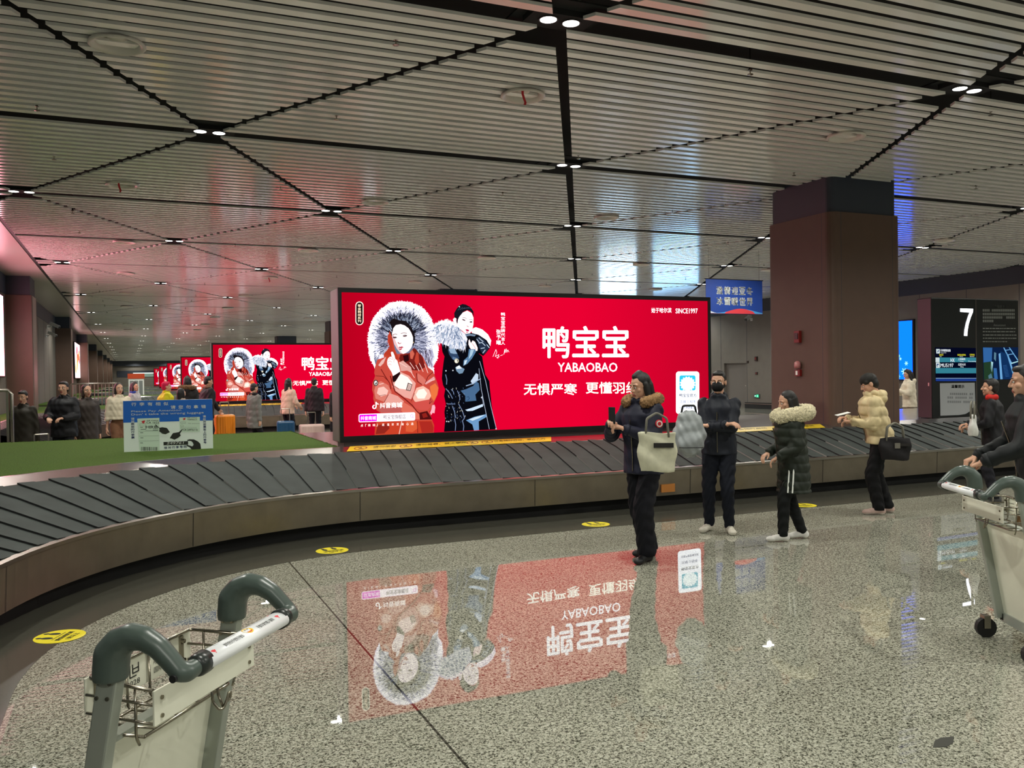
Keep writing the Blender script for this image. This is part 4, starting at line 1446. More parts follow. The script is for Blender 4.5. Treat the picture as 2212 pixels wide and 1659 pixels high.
# ================================================================== NUMBER SEVEN TOTEM
def totem():
    t = thing('carousel_display_totem', 'black carousel display totem with a lit number 7 and flight screen', 'display totem', (14.785, 11.6, .77))
    hw, h = 1.185, 2.235
    M_tot = pm('totem_black', (26, 30, 30), .32)
    MB().bx(-hw, hw, 0, .32, 0, h).build('body', M_tot, t, bevel=.012)
    MB().bx(-hw + .02, hw - .02, .02, .30, h, h + .012).bx(-.02, 0, -.003, .01, 0, h).build('trim', pm('totem_trim', (92, 84, 78), .4), t)
    mb = MB(); mb.bx(-hw - .004, -hw, .06, .085, .6, .66)
    mb.build('lock', M_steel, t)
    ZT = h
    def U(px, py):        # zoom frame (1725x1659): front face left 600, right 1660
        x = -hw + .085 + (px - 620) / 1040.0 * (2 * hw - .09)
        top = 126 + (px - 580) * .028
        bot = 1560 - (px - 620) * .055
        return x, ZT * (1 - (py - top) / (bot - top))
    f3 = lambda y0: (lambda a, b: (lambda q: (q[0], y0, q[1]))(U(a, -b)))
    def quad(mb, pts, y, mi=0):
        mb.add([f3(y)(p[0], -p[1]) for p in pts], [tuple(range(len(pts)))], mi)
    mb = MB()
    quad(mb, [(922, 254), (1080, 258), (1078, 296), (1050, 360), (1024, 440), (1010, 520), (1006, 580), (966, 578), (972, 510), (990, 430), (1016, 350), (1036, 302), (922, 294)], -.006)
    mb.build('number_seven', em((244, 246, 255), 3.0), t)
    # flight screen
    scr = MB()
    quad(scr, [(618, 716), (1112, 722), (1116, 1112), (624, 1124)], -.004)
    scr = scr.build('flight_screen', em((4, 8, 30), 1.0), t)
    mb = MB()
    quad(mb, [(630, 736), (672, 736), (674, 790), (632, 790)], -.006, 3)
    for y0, y1, c in ((838, 894, 1), (962, 1026, 1), (1092, 1118, 2)):
        quad(mb, [(622, y0), (1112, y0 - 2), (1112, y1 - 4), (624, y1)], -.006, c)
    quad(mb, [(624, 1080), (1114, 1078), (1114, 1086), (624, 1090)], -.006, 4)
    quad(mb, [(622, 838), (668, 838), (668, 894), (622, 894)], -.0065, 3)
    quad(mb, [(626, 898), (670, 898), (672, 960), (628, 962)], -.0065, 3)
    put_text(mb, '行李提取信息', 680, 802, -768, -738, f3(-.007), 0, .01)
    put_text(mb, 'Baggage Claim', 684, 750, -788, -776, f3(-.007), 0)
    put_text(mb, '航班号', 666, 714, -816, -796, f3(-.007), 5, .01)
    put_text(mb, '始发站/经停站', 884, 984, -816, -794, f3(-.007), 5, .01)
    put_text(mb, '行李状态', 1032, 1094, -814, -792, f3(-.007), 5, .01)
    put_text(mb, 'Flight', 672, 694, -832, -822, f3(-.007), 0); put_text(mb, 'From', 912, 950, -830, -820, f3(-.007), 0); put_text(mb, 'Status', 1036, 1090, -828, -818, f3(-.007), 0)
    put_text(mb, 'HX', 800, 848, -890, -846, f3(-.007), 0); put_text(mb, '上海浦东', 890, 980, -868, -842, f3(-.007), 0, .005); put_text(mb, 'Pudong', 914, 956, -890, -876, f3(-.007), 0); put_text(mb, 'Processing', 1016, 1108, -890, -874, f3(-.007), 0)
    put_text(mb, 'MU5197', 680, 834, -952, -908, f3(-.007), 0, .004); put_text(mb, '北京大兴', 890, 982, -934, -904, f3(-.007), 0, .005); put_text(mb, 'Beijing', 918, 956, -956, -940, f3(-.007), 0)
    mb.add([f3(-.007)(648 + 14 * math.cos(q), -(930 + 20 * math.sin(q))) for q in np.linspace(0, 2 * math.pi, 13)[:-1]], [tuple(range(12))], 6)
    mb.add([f3(-.0075)(652 + 10 * math.cos(q), -(936 + 12 * math.sin(q))) for q in np.linspace(0, 2 * math.pi, 13)[:-1]], [tuple(range(12))], 3)
    quad(mb, [(640, 778), (652, 752), (664, 748), (656, 770)], -.007, 6)
    mb.build('flight_table', [em((236, 244, 250), 1.2), em((52, 128, 146), 1.0), em((30, 60, 140), 1.0), em((206, 220, 222), 1.0), em((120, 150, 190), 1.0), em((226, 220, 40), 1.1), em((40, 60, 120), 1.0)], scr)
    # camera picture of the belt
    scr2 = MB(); quad(scr2, [(1196, 714), (1652, 712), (1640, 1090), (1206, 1096)], -.004)
    scr2 = scr2.build('belt_camera_screen', em((10, 30, 66), 1.0), t)
    mb = MB()
    for pts, c in (([(1200, 716), (1316, 718), (1308, 880), (1204, 894)], 0), ([(1204, 894), (1300, 884), (1330, 1000), (1320, 1092), (1208, 1094)], 1), ([(1396, 790), (1420, 780), (1446, 1090), (1416, 1092)], 2),
                   ([(1420, 760), (1500, 790), (1590, 1080), (1450, 1090), (1430, 900)], 3), ([(1500, 790), (1522, 800), (1618, 1080), (1594, 1084)], 2), ([(1456, 716), (1470, 716), (1570, 900), (1556, 908)], 2), ([(1528, 714), (1540, 714), (1650, 860), (1640, 870)], 2),
                   ([(1506, 798), (1580, 786), (1582, 794), (1510, 806)], 2), ([(1556, 896), (1648, 872), (1648, 884), (1560, 910)], 4), ([(1480, 744), (1550, 736), (1552, 742), (1484, 752)], 2), ([(1340, 770), (1366, 780), (1360, 880), (1336, 850)], 5), ([(1300, 880), (1326, 890), (1310, 1010), (1290, 960)], 4), ([(1262, 1050), (1300, 1020), (1320, 1090), (1270, 1094)], 5), ([(1330, 960), (1370, 960), (1384, 1090), (1340, 1092)], 0)):
        quad(mb, pts, -.006, c)
    for k in range(9):
        quad(mb, [(1450 + 4 * k, 930 + 16 * k), (1500 + 4 * k, 922 + 16 * k), (1500 + 4 * k, 926 + 16 * k), (1450 + 4 * k, 935 + 16 * k)], -.0065, 0)
    mb.build('camera_picture', [em((50, 100, 160), 1.0), em((34, 60, 40), 1.0), em((110, 170, 220), 1.0), em((16, 48, 92), 1.0), em((170, 220, 230), 1.0), em((90, 130, 150), 1.0)], scr2)
    # dim printed notice, upper right
    mb = MB()
    put_text(mb, '友情提示', 1350, 1478, -252, -214, f3(-.004), 0, .01)
    rk = random.Random(4)
    for i, y in enumerate((262, 306, 346, 388)):
        x = 1200
        while x < (1612 if i < 3 else 1320):
            if rk.random() > .08:
                quad(mb, [(x, y), (x + 18, y), (x + 18, y + 28), (x, y + 28)], -.004)
            x += 23
    put_text(mb, 'Announcement', 1336, 1490, -464, -436, f3(-.004), 0)
    for i, y in enumerate((484, 522, 562, 600, 640)):
        x = 1200
        while x < (1606 if i < 4 else 1500):
            l = rk.uniform(14, 52)
            quad(mb, [(x, y), (x + l, y), (x + l, y + 12), (x, y + 12)], -.004)
            x += l + 8
    mb.build('dim_lettering', pm('totem_letter', (132, 136, 132), .5), t)
    # paper notice with a rounded corner
    mb = MB()
    pts = [(672, 1144), (1094, 1134), (1100, 1370), (1080, 1420), (1040, 1470), (980, 1506), (900, 1520), (676, 1530)]
    quad(mb, pts, -.003)
    pn = mb.build('paper_notice', pm('notice_grey', (168, 172, 174), .5), t)
    mb = MB()
    put_text(mb, '温馨提示', 806, 966, -1200, -1160, f3(-.005), 0, .02)
    for i, y in enumerate((1256, 1300, 1350)):
        x = 790 if i == 0 else 760
        while x < 1060:
            if rk.random() > .12:
                quad(mb, [(x, y), (x + 18, y), (x + 18, y + 26), (x, y + 26)], -.005, 1)
            x += 24
    mb.build('notice_print', [M_ink, pm('notice_faint', (130, 134, 136), .5)], pn)
    return t


totem()


# ---- hanging banner
def banner():
    t = thing('hanging_banner', 'blue hanging banner with white Chinese lettering beside the square column', 'banner', (14.15, 18.0, 3.14))
    hw, h = .885, .88
    MB().bx(-hw, hw, 0, .012, 0, h).build('cloth', pm('banner_blue', (10, 52, 132), .6), t)
    mb = MB(); mb.tube([(-hw - .03, .006, h), (hw + .03, .006, h)], .012); mb.tube([(-hw - .03, .006, 0), (hw + .03, .006, 0)], .012)
    mb.build('rod', M_bezel, t)
    mb = MB(); mb.tube([(-hw + .1, .006, h), (-hw + .1, .006, 4.80 - 3.14)], .004, 6); mb.tube([(hw - .1, .006, h), (hw - .1, .006, 4.80 - 3.14)], .004, 6)
    mb.build('hanging_wire', M_wire, t)
    f3 = lambda y0: (lambda a, b: (-hw + (a - 78) / 380.0 * 2 * hw, y0, h * (1 - (-b - 138) / 234.0)))
    mb = MB()
    for s, y0, y1 in (('激情迎亚冬', 186, 240), ('冰雪暖世界', 258, 312)):
        for i, ch in enumerate(s):
            put_text(mb, ch, 146 + 50.5 * i, 190 + 50.5 * i, -y1, -y0, f3(-.003), 0, .02)
    mb.build('lettering', M_white, t)
    mb = MB()
    def wave(lo, hi, mi, y):
        xs = np.linspace(82, 456, 30)
        top = [f3(y)(x, -hi(x)) for x in xs]; bot = [f3(y)(x, -lo(x)) for x in xs]
        n = len(xs)
        mb.add(top + bot, [(i, i + 1, n + i + 1, n + i) for i in range(n - 1)], mi)
    wave(lambda x: 368, lambda x: 350 + 14 * math.sin((x - 60) / 55), 0, -.002)
    wave(lambda x: 368, lambda x: 350 - 16 * math.sin((x - 230) / 50) if 210 < x < 400 else 367, 1, -.0028)
    wave(lambda x: 366, lambda x: 344 + 22 * min(1, (x - 82) / 60), 2, -.0034)
    mb.build('wave_print', [pm('wave_cyan', (50, 140, 200), .6), pm('wave_red', (196, 50, 60), .6), pm('wave_pale', (190, 200, 214), .6)], t)
    return t


banner()


# ---- wall and column devices
def device(name, label, cat, loc, rz, prims, mats):
    """small fitting: prims = [(part name, box, material index)] in a frame whose -Y faces the room"""
    t = thing(name, label, cat, loc, rz)
    for pn, q, mi in prims:
        MB().bx(*q).build(pn, mats[mi], t, bevel=.004)
    return t


M_redbox = pm('device_red', (120, 26, 22), .4)
M_devdark = pm('device_dark', (44, 30, 26), .4)
M_cctv = pm('cctv_white', (206, 206, 204), .4)
LEFTF = -math.pi / 2      # facing -x
device('fire_alarm', 'dark red alarm box high on the left face of the big square column', 'fire alarm', (10.284, 11.40, 2.16), LEFTF, [('housing', (-.06, .06, -.06, 0, 0, .20), 0), ('lens', (-.04, .04, -.072, -.06, .06, .16), 1)], [M_redbox, M_devdark])
device('call_point', 'small red fire call point low on the left face of the big square column', 'fire call point', (10.284, 11.40, 1.60), LEFTF, [('housing', (-.06, .06, -.05, 0, 0, .11), 0), ('window', (-.035, .01, -.054, -.05, .02, .09), 1)], [M_redbox, M_white])
mb = MB(); mb.lathe([(.05, 0), (.055, .05), (.05, .10), (.02, .125)], (10.24, 11.40, 1.73), 16)
o = mb.build('warning_lamp', pm('lamp_pink', (190, 120, 120), .2), smooth=True); tag(o, 'pale pink warning lamp above the call point on the square column', 'warning lamp')
device('fire_alarm', 'dark alarm box higher up on the right wall beside the grey door', 'fire alarm', (XR - .001, 30.7, 2.10), LEFTF, [('housing', (-.07, .07, -.07, 0, 0, .20), 0), ('lens', (-.04, .04, -.082, -.07, .06, .16), 1)], [M_devdark, M_redbox])
device('call_point', 'small dark call point lower down on the right wall beside the grey door', 'fire call point', (XR - .001, 30.7, 1.50), LEFTF, [('housing', (-.06, .06, -.05, 0, 0, .11), 0), ('window', (-.03, .03, -.054, -.05, .03, .09), 1)], [M_devdark, M_redbox])
device('alarm_sounder', 'tiny box above the top corner of the grey door', 'alarm', (XR - .001, 31.3, 2.02), LEFTF, [('housing', (-.05, .05, -.05, 0, 0, .10), 0)], [M_devdark])


def exit_sign():
    t = thing('exit_sign', 'small glowing green exit sign low on the right wall', 'exit sign', (XR - .001, 30.7, .46), LEFTF)
    MB().bx(-.19, .19, -.03, 0, 0, .19).build('housing', pm('exit_housing', (70, 84, 78), .4), t, bevel=.004)
    mb = MB()
    mb.bx(-.02, .13, -.034, -.03, .04, .16)
    mb.build('lit_panel', em((30, 190, 120), 1.6), t)
    mb = MB()
    fn = lambda a, b: (a, -.037, b)
    mb.add([fn(*p) for p in ((-.14, .10), (-.09, .15), (-.09, .12), (-.04, .12), (-.04, .08), (-.09, .08), (-.09, .05))], [tuple(range(7))])
    mb.add([fn(.05 + .015 * math.cos(q), .135 + .015 * math.sin(q)) for q in np.linspace(0, 6.28, 9)[:-1]], [tuple(range(8))])
    mb.add([fn(*p) for p in ((.03, .12), (.07, .12), (.10, .095), (.07, .10), (.065, .08), (.09, .06), (.08, .05), (.05, .075), (.02, .05), (.01, .06), (.04, .085))], [tuple(range(11))])
    mb.build('running_figure', em((150, 255, 210), 2.0), t)


exit_sign()


def cctv(label, loc, rz, s=1.0):
    t = thing('surveillance_camera', label, 'surveillance camera', loc, rz)
    t.scale = (s, s, s)
    mb = MB(); mb.tube([(0, 0, 0), (0, -.10, .0), (0, -.16, .06)], .018, 8); mb.bx(-.05, .05, -.012, 0, -.05, .05)
    mb.build('bracket', M_cctv, t)
    rot = Matrix.Rotation(.45, 4, 'X')
    mb = MB(); mb.box((0, -.24, .06), (.11, .34, .10), rot)
    mb.build('housing', M_cctv, t, bevel=.012)
    mb = MB(); mb.box((0, -.40, -.02), (.09, .02, .08), rot)
    mb.build('lens', M_black, t, bevel=.006)
    return t


cctv('white surveillance camera on the right wall below the blue banner', (XR - .001, 31.0, 3.95), -1.2, 1.3)
cctv('upper grey surveillance camera on the left wall before the second pilaster', (XL + .03, 43.2, 4.05), 1.2, 1.3)
cctv('lower dark surveillance camera on the left wall before the second pilaster', (XL + .05, 42.2, 3.62), 1.2, 1.1)


# ---- crowd barriers
def barrier(w, h, n):
    t = thing('crowd_barrier', '', 'crowd barrier')
    mb = MB(); mb.tube([(-w / 2, 0, 0), (-w / 2, 0, h - .06), (-w / 2 + .05, 0, h), (w / 2 - .05, 0, h), (w / 2, 0, h - .06), (w / 2, 0, 0)], .028, 10)
    mb.build('frame', M_steel, t, smooth=True)
    mb = MB()
    for i in range(n):
        x = -w / 2 + (i + .5) * w / n
        mb.bx(x - .018, x + .018, -.008, .008, .08, h - .02)
    mb.bx(-w / 2, w / 2, -.012, .012, .06, .11)
    mb.build('upright_bars', M_steel, t)
    return t


b0 = barrier(1.6, 1.56, 13)
b0.location = (-2.54, 16.0, 0); b0['label'] = 'tall steel barrier of upright bars at the left picture edge behind the grass'
b1 = dup(b0); b1.location = (-1.2, 35.6, 0); b1['label'] = 'far steel barrier of upright bars in front of the orange-topped cabinet'

# ---- cabinet with an orange top and counter, far away
t = thing('service_cabinet', 'small white service cabinet with an orange top, far down the hall', 'cabinet', (.35, 56.0, 0))
MB().bx(-.42, .42, 0, .5, 0, 1.72).build('body', M_white, t)
MB().bx(-.46, .46, -.03, .53, 1.72, 2.02).build('header', pm('header_orange', (206, 78, 40), .5), t)
mb = MB()
for x in (-.25, 0, .25):
    mb.bx(x - .10, x + .10, -.004, 0, .5, 1.6)
mb.build('door', pm('cabinet_door', (132, 138, 136), .5), t)
t = thing('counter_canopy', 'long pale green canopy far down the hall left of the small red screens', 'canopy', (3.6, 120.0, 0))
MB().bx(-3.2, 3.0, 0, 1.2, 1.95, 2.45).build('fascia', pm('canopy_green', (176, 206, 200), .4), t)
MB().bx(-3.2, 3.0, -.02, 0, 2.36, 2.46).build('lit_edge', em((240, 255, 250), 1.2), t)
mb = MB()
for x in (-3.0, -.1, 2.8):
    mb.bx(x - .08, x + .08, .2, .36, 0, 1.95)
mb.build('post', M_steel, t)


# ================================================================== LUGGAGE TROLLEYS
def bend(p, r=.018):
    """round the corners of a polyline with short arcs"""
    P = [np.array(q, float) for q in p]
    out = [P[0]]
    for a, b, c in zip(P[:-2], P[1:-1], P[2:]):
        la, lc = np.linalg.norm(a - b), np.linalg.norm(c - b)
        k = min(r, la * .45, lc * .45)
        s, e = b + (a - b) / la * k, b + (c - b) / lc * k
        for u in (0, .25, .5, .75, 1):
            out.append(s * (1 - u) ** 2 + 2 * b * u * (1 - u) + e * u * u)
    out.append(P[-1])
    return out


def trolley():
    t = thing('luggage_trolley', 'aluminium luggage trolley with grey handles and a white push bar, in the front left corner', 'luggage trolley', (.12, 2.69, 0), math.atan2(.79, .61))
    up = lambda z: .0 + (1.0 - z) * .185       # the uprights lean back towards the push bar
    for s in (-1, 1):
        x = s * .283
        V = []
        for z in (.12, .99):
            y = up(z)
            for a, b in ((-.020, -.030), (.020, -.030), (.020, .030), (-.020, .030)):
                V.append((x + a, y + b, z - .02 * (z > .5)))
        MB().add(V, [(0, 1, 2, 3), (7, 6, 5, 4), (0, 4, 5, 1), (1, 5, 6, 2), (2, 6, 7, 3), (3, 7, 4, 0)]).build('upright', M_alu, t, bevel=.006)
        mb = MB()
        for z in (.965, .93, .86, .82):
            mb.lathe([(.007, 0), (.007, .004), (.003, .006)], (x, up(z), z), 8)
        # bolts through the side of the upright
        mb2 = MB()
        for z in (.94, .90):
            for dy in (-.016, .016):
                mb2.tube([(x - .024, up(z) + dy, z), (x + .024, up(z) + dy, z)], .0055, 8)
        mb2.build('bolt', M_wire, t)
        pth = [(x, .008, .955), (x, .002, 1.01), (x, -.02, 1.040), (x, -.055, 1.058), (x, -.095, 1.056), (x, -.135, 1.036), (x, -.170, 1.004), (x, -.198, .976), (x - s * .012, -.208, .972), (x - s * .045, -.208, .974)]
        rad = [.046, .046, .041, .036, .032, .029, .027, .026, .025, .024]
        soft('grip', [rc(a, ra, b, rb, 14) for a, b, ra, rb in zip(pth[:-1], pth[1:], rad[:-1], rad[1:])], M_grip, t, .005, 5, lambda c, n_: np.column_stack([c[:, 0], c[:, 1], np.maximum(c[:, 2], .945)]))
        mb = MB(); mb.tube([(s * .238, -.208, .974), (s * .225, -.208, .975), (s * .192, -.207, .976)], [.025, .030, .031], 18)
        mb.build('grip_collar', M_collar, t, smooth=True)
        mb = MB(); mb.tube([(x + s * .018, -.196, .968), (x + s * .031, -.196, .968)], .010, 10)
        mb.build('end_screw', M_black, t)
    # push bar: a flattened sleeve
    mb = MB()
    n = 20
    V = []
    for x in (-.200, .200):
        for k in range(n):
            q = 2 * math.pi * k / n
            V.append((x, -.207 + .034 * math.cos(q), .976 + .023 * math.sin(q)))
    mb.add(V, [(k, (k + 1) % n, n + (k + 1) % n, n + k) for k in range(n)] + [tuple(range(n))[::-1], tuple(range(n, 2 * n))])
    bar = mb.build('push_bar', M_barwhite, t, smooth=True)

    def onbar(a, b):        # a along the bar, b around it, from the top away from the pusher (positive) to the pusher (negative)
        q = math.pi / 2 - b / .030
        return (a, -.207 + .0346 * math.cos(q), .976 + .0236 * math.sin(q))
    mb = MB()
    put_text(mb, '请轻按扶手使用手推车', -.125, -.03, -.022, -.008, onbar, 0, .004)
    put_text(mb, 'Press the handle to move', -.135, -.035, .004, .010, onbar, 3)
    put_text(mb, '手推车请勿载人攀爬', .045, .135, -.022, -.008, onbar, 0, .004)
    put_text(mb, 'Do not carry people', .045, .13, .004, .010, onbar, 3)
    mb.add([onbar(.008 + .019 * math.cos(q), -.006 + .015 * math.sin(q)) for q in np.linspace(0, 2 * math.pi, 25)[:-1]], [tuple(range(24))], 1)
    on2 = lambda a, b: tuple(np.array(onbar(a, b)) + np.array((0, -.0006, .0008)))
    for dx in (-.006, .006):
        mb.add([on2(.008 + dx + .002 * math.cos(q), -.001 + .0035 * math.sin(q)) for q in np.linspace(0, 6.28, 9)[:-1]], [tuple(range(8))], 0)
    arc = np.linspace(math.pi * 1.12, math.pi * 1.88, 10)
    mb.add([on2(.008 + .012 * math.cos(q), -.008 + .009 * math.sin(q)) for q in arc] + [on2(.008 + .010 * math.cos(q), -.008 + .006 * math.sin(q)) for q in arc], [(i, i + 1, 11 + i, 10 + i) for i in range(9)], 2)
    for x in (-.172, .160):
        mb.add([onbar(x + a, b) for a, b in ((-.005, .016), (.005, .016), (.005, -.010), (.010, -.010), (0, -.024), (-.010, -.010), (-.005, -.010))], [tuple(range(7))], 2)
    mb.build('bar_print', [M_ink, M_smile, M_redprint, M_inkgrey], bar)
    # plates of the basket
    rp = MB().bx(-.245, .245, -.092, -.086, .812, .905).build('rear_plate', M_plate, t, bevel=.0015)
    for x, z in ((-.215, .880), (-.215, .832), (.215, .880), (.215, .832)):
        MB().tube([(x, -.092, z), (x, -.096, z)], .006, 8).build('rivet', M_wire, rp)
    fp = MB().bx(-.208, .268, .150, .155, .808, .908).build('front_plate', M_plate, t, bevel=.0015)
    mb = MB()
    fn = lambda a, b: (a, .1485, b)
    put_text(mb, '0028', -.045, .015, .822, .838, fn)
    for r in ((-.03, .0, .846, .850), (-.03, -.026, .846, .884), (-.018, .012, .856, .860), (-.018, .012, .868, .872), (-.018, -.014, .856, .884), (.008, .012, .856, .884)):
        mb.add([fn(r[0], r[2]), fn(r[1], r[2]), fn(r[1], r[3]), fn(r[0], r[3])], [(0, 1, 2, 3)])
    put_text(mb, '哈尔滨', .08, .15, .852, .872, fn); put_text(mb, '国际机场', .08, .16, .826, .844, fn)
    for k in range(3):
        mb.add([fn(-.15, .826 + .022 * k), fn(-.09, .826 + .022 * k), fn(-.09, .829 + .022 * k), fn(-.15, .829 + .022 * k)], [(0, 1, 2, 3)])
    mb.build('plate_print', M_ink, fp)
    mb = MB(); mb.bx(-.175, -.160, .142, .150, .81, .90); mb.bx(.205, .220, .142, .150, .81, .90)
    for x in (-.167, .212):
        for z in (.825, .885):
            mb.tube([(x, .132, z), (x, .150, z)], .007, 8)
    mb.build('plate_clamp', M_wire, fp)
    # wire basket
    r = .0042
    mb = MB()
    mb.tube(bend([(-.24, -.085, .905), (-.20, .146, .908), (.26, .146, .908), (.25, -.085, .905)]), .0055, 8)
    for z, x in ((.765, .205),):
        mb.tube(bend([(-x, -.03, z), (-x, .13, z), (x, .13, z), (x, -.03, z), (-x, -.03, z)]), .005, 8)
    for x in (-.225, .25):
        for z in (.865, .815):
            mb.tube([(x - .012 * (x < 0), -.085, z), (x + .018 * (x < 0), .148, z)], r, 6)
        mb.tube(bend([(x, -.02, .905), (x, -.02, .77), (x * .94, -.02, .745)]), r, 6)
        mb.tube(bend([(x, .09, .905), (x, .09, .77), (x * .94, .09, .755)]), r, 6)
    for x in (-.15, -.05, .05, .15):
        mb.tube(bend([(x, .144, .90), (x, .140, .765), (x, -.03, .765)]), r, 6)
    mb.build('wire_basket', M_wire, t, smooth=True)
    # hook
    mb = MB()
    mb.tube(bend([(.030, -.080, .84), (.030, -.083, .775), (.036, -.100, .752), (.050, -.105, .750), (.062, -.108, .768), (.072, -.110, .790), (.082, -.110, .788), (.082, -.108, .770), (.072, -.104, .764)], .008), .0042, 8)
    mb.tube(bend([(.058, -.080, .84), (.058, -.083, .785), (.054, -.102, .752)], .01), .0042, 8)
    mb.build('hook', M_wire, t, smooth=True)
    # sheet between the uprights
    V = []
    for z in (.14, .762):
        y = up(z) + .018
        V += [(-.262, y - .003, z), (.262, y - .003, z), (.262, y + .003, z), (-.262, y + .003, z)]
    MB().add(V, [(0, 1, 2, 3), (7, 6, 5, 4), (0, 4, 5, 1), (1, 5, 6, 2), (2, 6, 7, 3), (3, 7, 4, 0)]).build('back_sheet', M_plate, t)
    MB().bx(-.262, .262, up(.765) - .01, up(.765) + .03, .758, .772).build('cross_bar', M_alu, t)
    # platform
    mb = MB(); mb.bx(-.29, .29, .16, .20, .10, .16); mb.bx(-.29, -.25, .16, .92, .11, .15); mb.bx(.25, .29, .16, .92, .11, .15)
    mb.tube(bend([(-.27, .90, .13), (-.27, 1.02, .13), (.27, 1.02, .13), (.27, .90, .13)]), .022, 10)
    mb.build('base_frame', M_alu, t)
    mb = MB()
    for k in range(7):
        x = -.21 + .07 * k
        mb.bx(x - .024, x + .024, .18, .98, .135, .15)
    mb.build('platform', M_plate, t)
    mb = MB(); mb.tube(bend([(-.31, .88, .06), (-.31, 1.07, .07), (.31, 1.07, .07), (.31, .88, .06)]), .018, 10); mb.build('bumper', M_black, t, smooth=True)
    for x, y in ((-.27, .06), (.27, .06), (.0, .93)):
        w = MB().tube([(x - .018, y, .062), (x + .018, y, .062)], .062, 20).build('wheel', M_black, t)
        MB().bx(x - .028, x + .028, y - .02, y + .02, .06, .14).build('wheel_fork', M_wire, w)
    return t


tr0 = trolley()
tr1 = dup(tr0)
tr1.location, tr1.rotation_euler = (4.78, 3.62, 0), (0, 0, math.radians(-116))
tr1['label'] = 'luggage trolley in front of the dark-coated person at the right picture edge'
tr0['group'] = tr1['group'] = 'luggage trolleys'


# ---- suitcases of the crowd
def suitcase(label, loc, rz, rgb, w=.46, d=.27, h=.66):
    nm = 'case_%d_%d_%d' % rgb
    t = thing('suitcase', label, 'suitcase', loc, rz, 'suitcases behind the grass')
    m = pm(nm, rgb, .35)
    MB().bx(-w / 2, w / 2, -d / 2, d / 2, .06, .06 + h).build('shell', m, t, bevel=.045)
    mb = MB()
    for k in range(7):
        x = -w / 2 + (k + 1) * w / 8
        mb.bx(x - .012, x + .012, -d / 2 - .006, d / 2 + .006, .11, h + .01)
    mb.build('ribs', m, t, bevel=.004)
    mb = MB(); mb.tube(bend([(-.10, 0, .06 + h), (-.10, 0, .36 + h), (.10, 0, .36 + h), (.10, 0, .06 + h)]), .011, 8); mb.build('pull_handle', M_steel, t)
    for x in (-w / 2 + .06, w / 2 - .06):
        for y in (-d / 2 + .05, d / 2 - .05):
            MB().tube([(x - .012, y, .03), (x + .012, y, .03)], .03, 12).build('wheel', M_black, t)
    return t


suitcase('orange suitcase held by the dark-coated traveller right of the notice board', (2.08, 22.0, 0), .1, (226, 132, 20), .46, .28, .76)
suitcase('blue suitcase below the woman in the beige jacket', (3.52, 22.0, 0), -.1, (24, 76, 116), .42, .26, .56)
suitcase('pink and white suitcase lying right of the blue one', (4.12, 21.8, 0), 0, (216, 186, 178), .60, .30, .46)
suitcase('black suitcase beside the steel barrier on the far left', (-1.30, 15.6, 0), .2, (20, 18, 18), .40, .26, .50)

# ================================================================== PEOPLE
def ik(a, b, l1, l2, pole):
    """middle joint between a and b"""
    a, b, pole = np.array(a, float), np.array(b, float), np.array(pole, float)
    d = b - a
    D_ = np.linalg.norm(d)
    D_ = min(D_, (l1 + l2) * .999)
    u = d / (np.linalg.norm(d) + 1e-9)
    x = (l1 * l1 - l2 * l2 + D_ * D_) / (2 * D_)
    h = math.sqrt(max(l1 * l1 - x * x, 1e-6))
    p = pole - u * (pole @ u)
    p /= np.linalg.norm(p) + 1e-9
    return a + u * x + p * h


def hand_prims(wr, d, nrm, curl, side):
    """palm, four fingers and a thumb; d = direction from wrist to knuckles, nrm = palm side"""
    d = np.array(d, float); d /= np.linalg.norm(d)
    nrm = np.array(nrm, float); nrm = nrm - d * (nrm @ d); nrm /= np.linalg.norm(nrm)
    w = np.cross(d, nrm) * side
    wr = np.array(wr, float)
    P = [rc(wr - d * .02, .024, wr + d * .02, .024)]
    for a in (-.026, -.009, .009, .026):
        P.append(rc(wr + d * .02 + w * a * .6, .016, wr + d * .085 + w * a, .0125, 8))
    for i, (a, l) in enumerate(zip((.029, .010, -.010, -.028), (.92, 1.0, .95, .76))):
        p = wr + d * (.088 - .004 * (i == 3)) + w * a
        ang = .25 * curl
        r = .0098
        for seg, st in ((.042, .9), (.027, 1.1), (.021, .8)):
            ang += curl * st * .55
            q = p + (d * math.cos(ang) + nrm * math.sin(ang)) * seg * l
            P.append(rc(p, r, q, r * .9, 8))
            p, r = q, r * .9
    p = wr + d * .028 + w * .026 + nrm * .006
    q = p + (d * .75 + w * .55 + nrm * .45) * .036
    s = q + (d * .95 + nrm * .45 - w * .1) * .030
    P += [rc(p, .0145, q, .0115, 8), rc(q, .0115, s, .0095, 8)]
    return P


HEAD_CACHE = {}


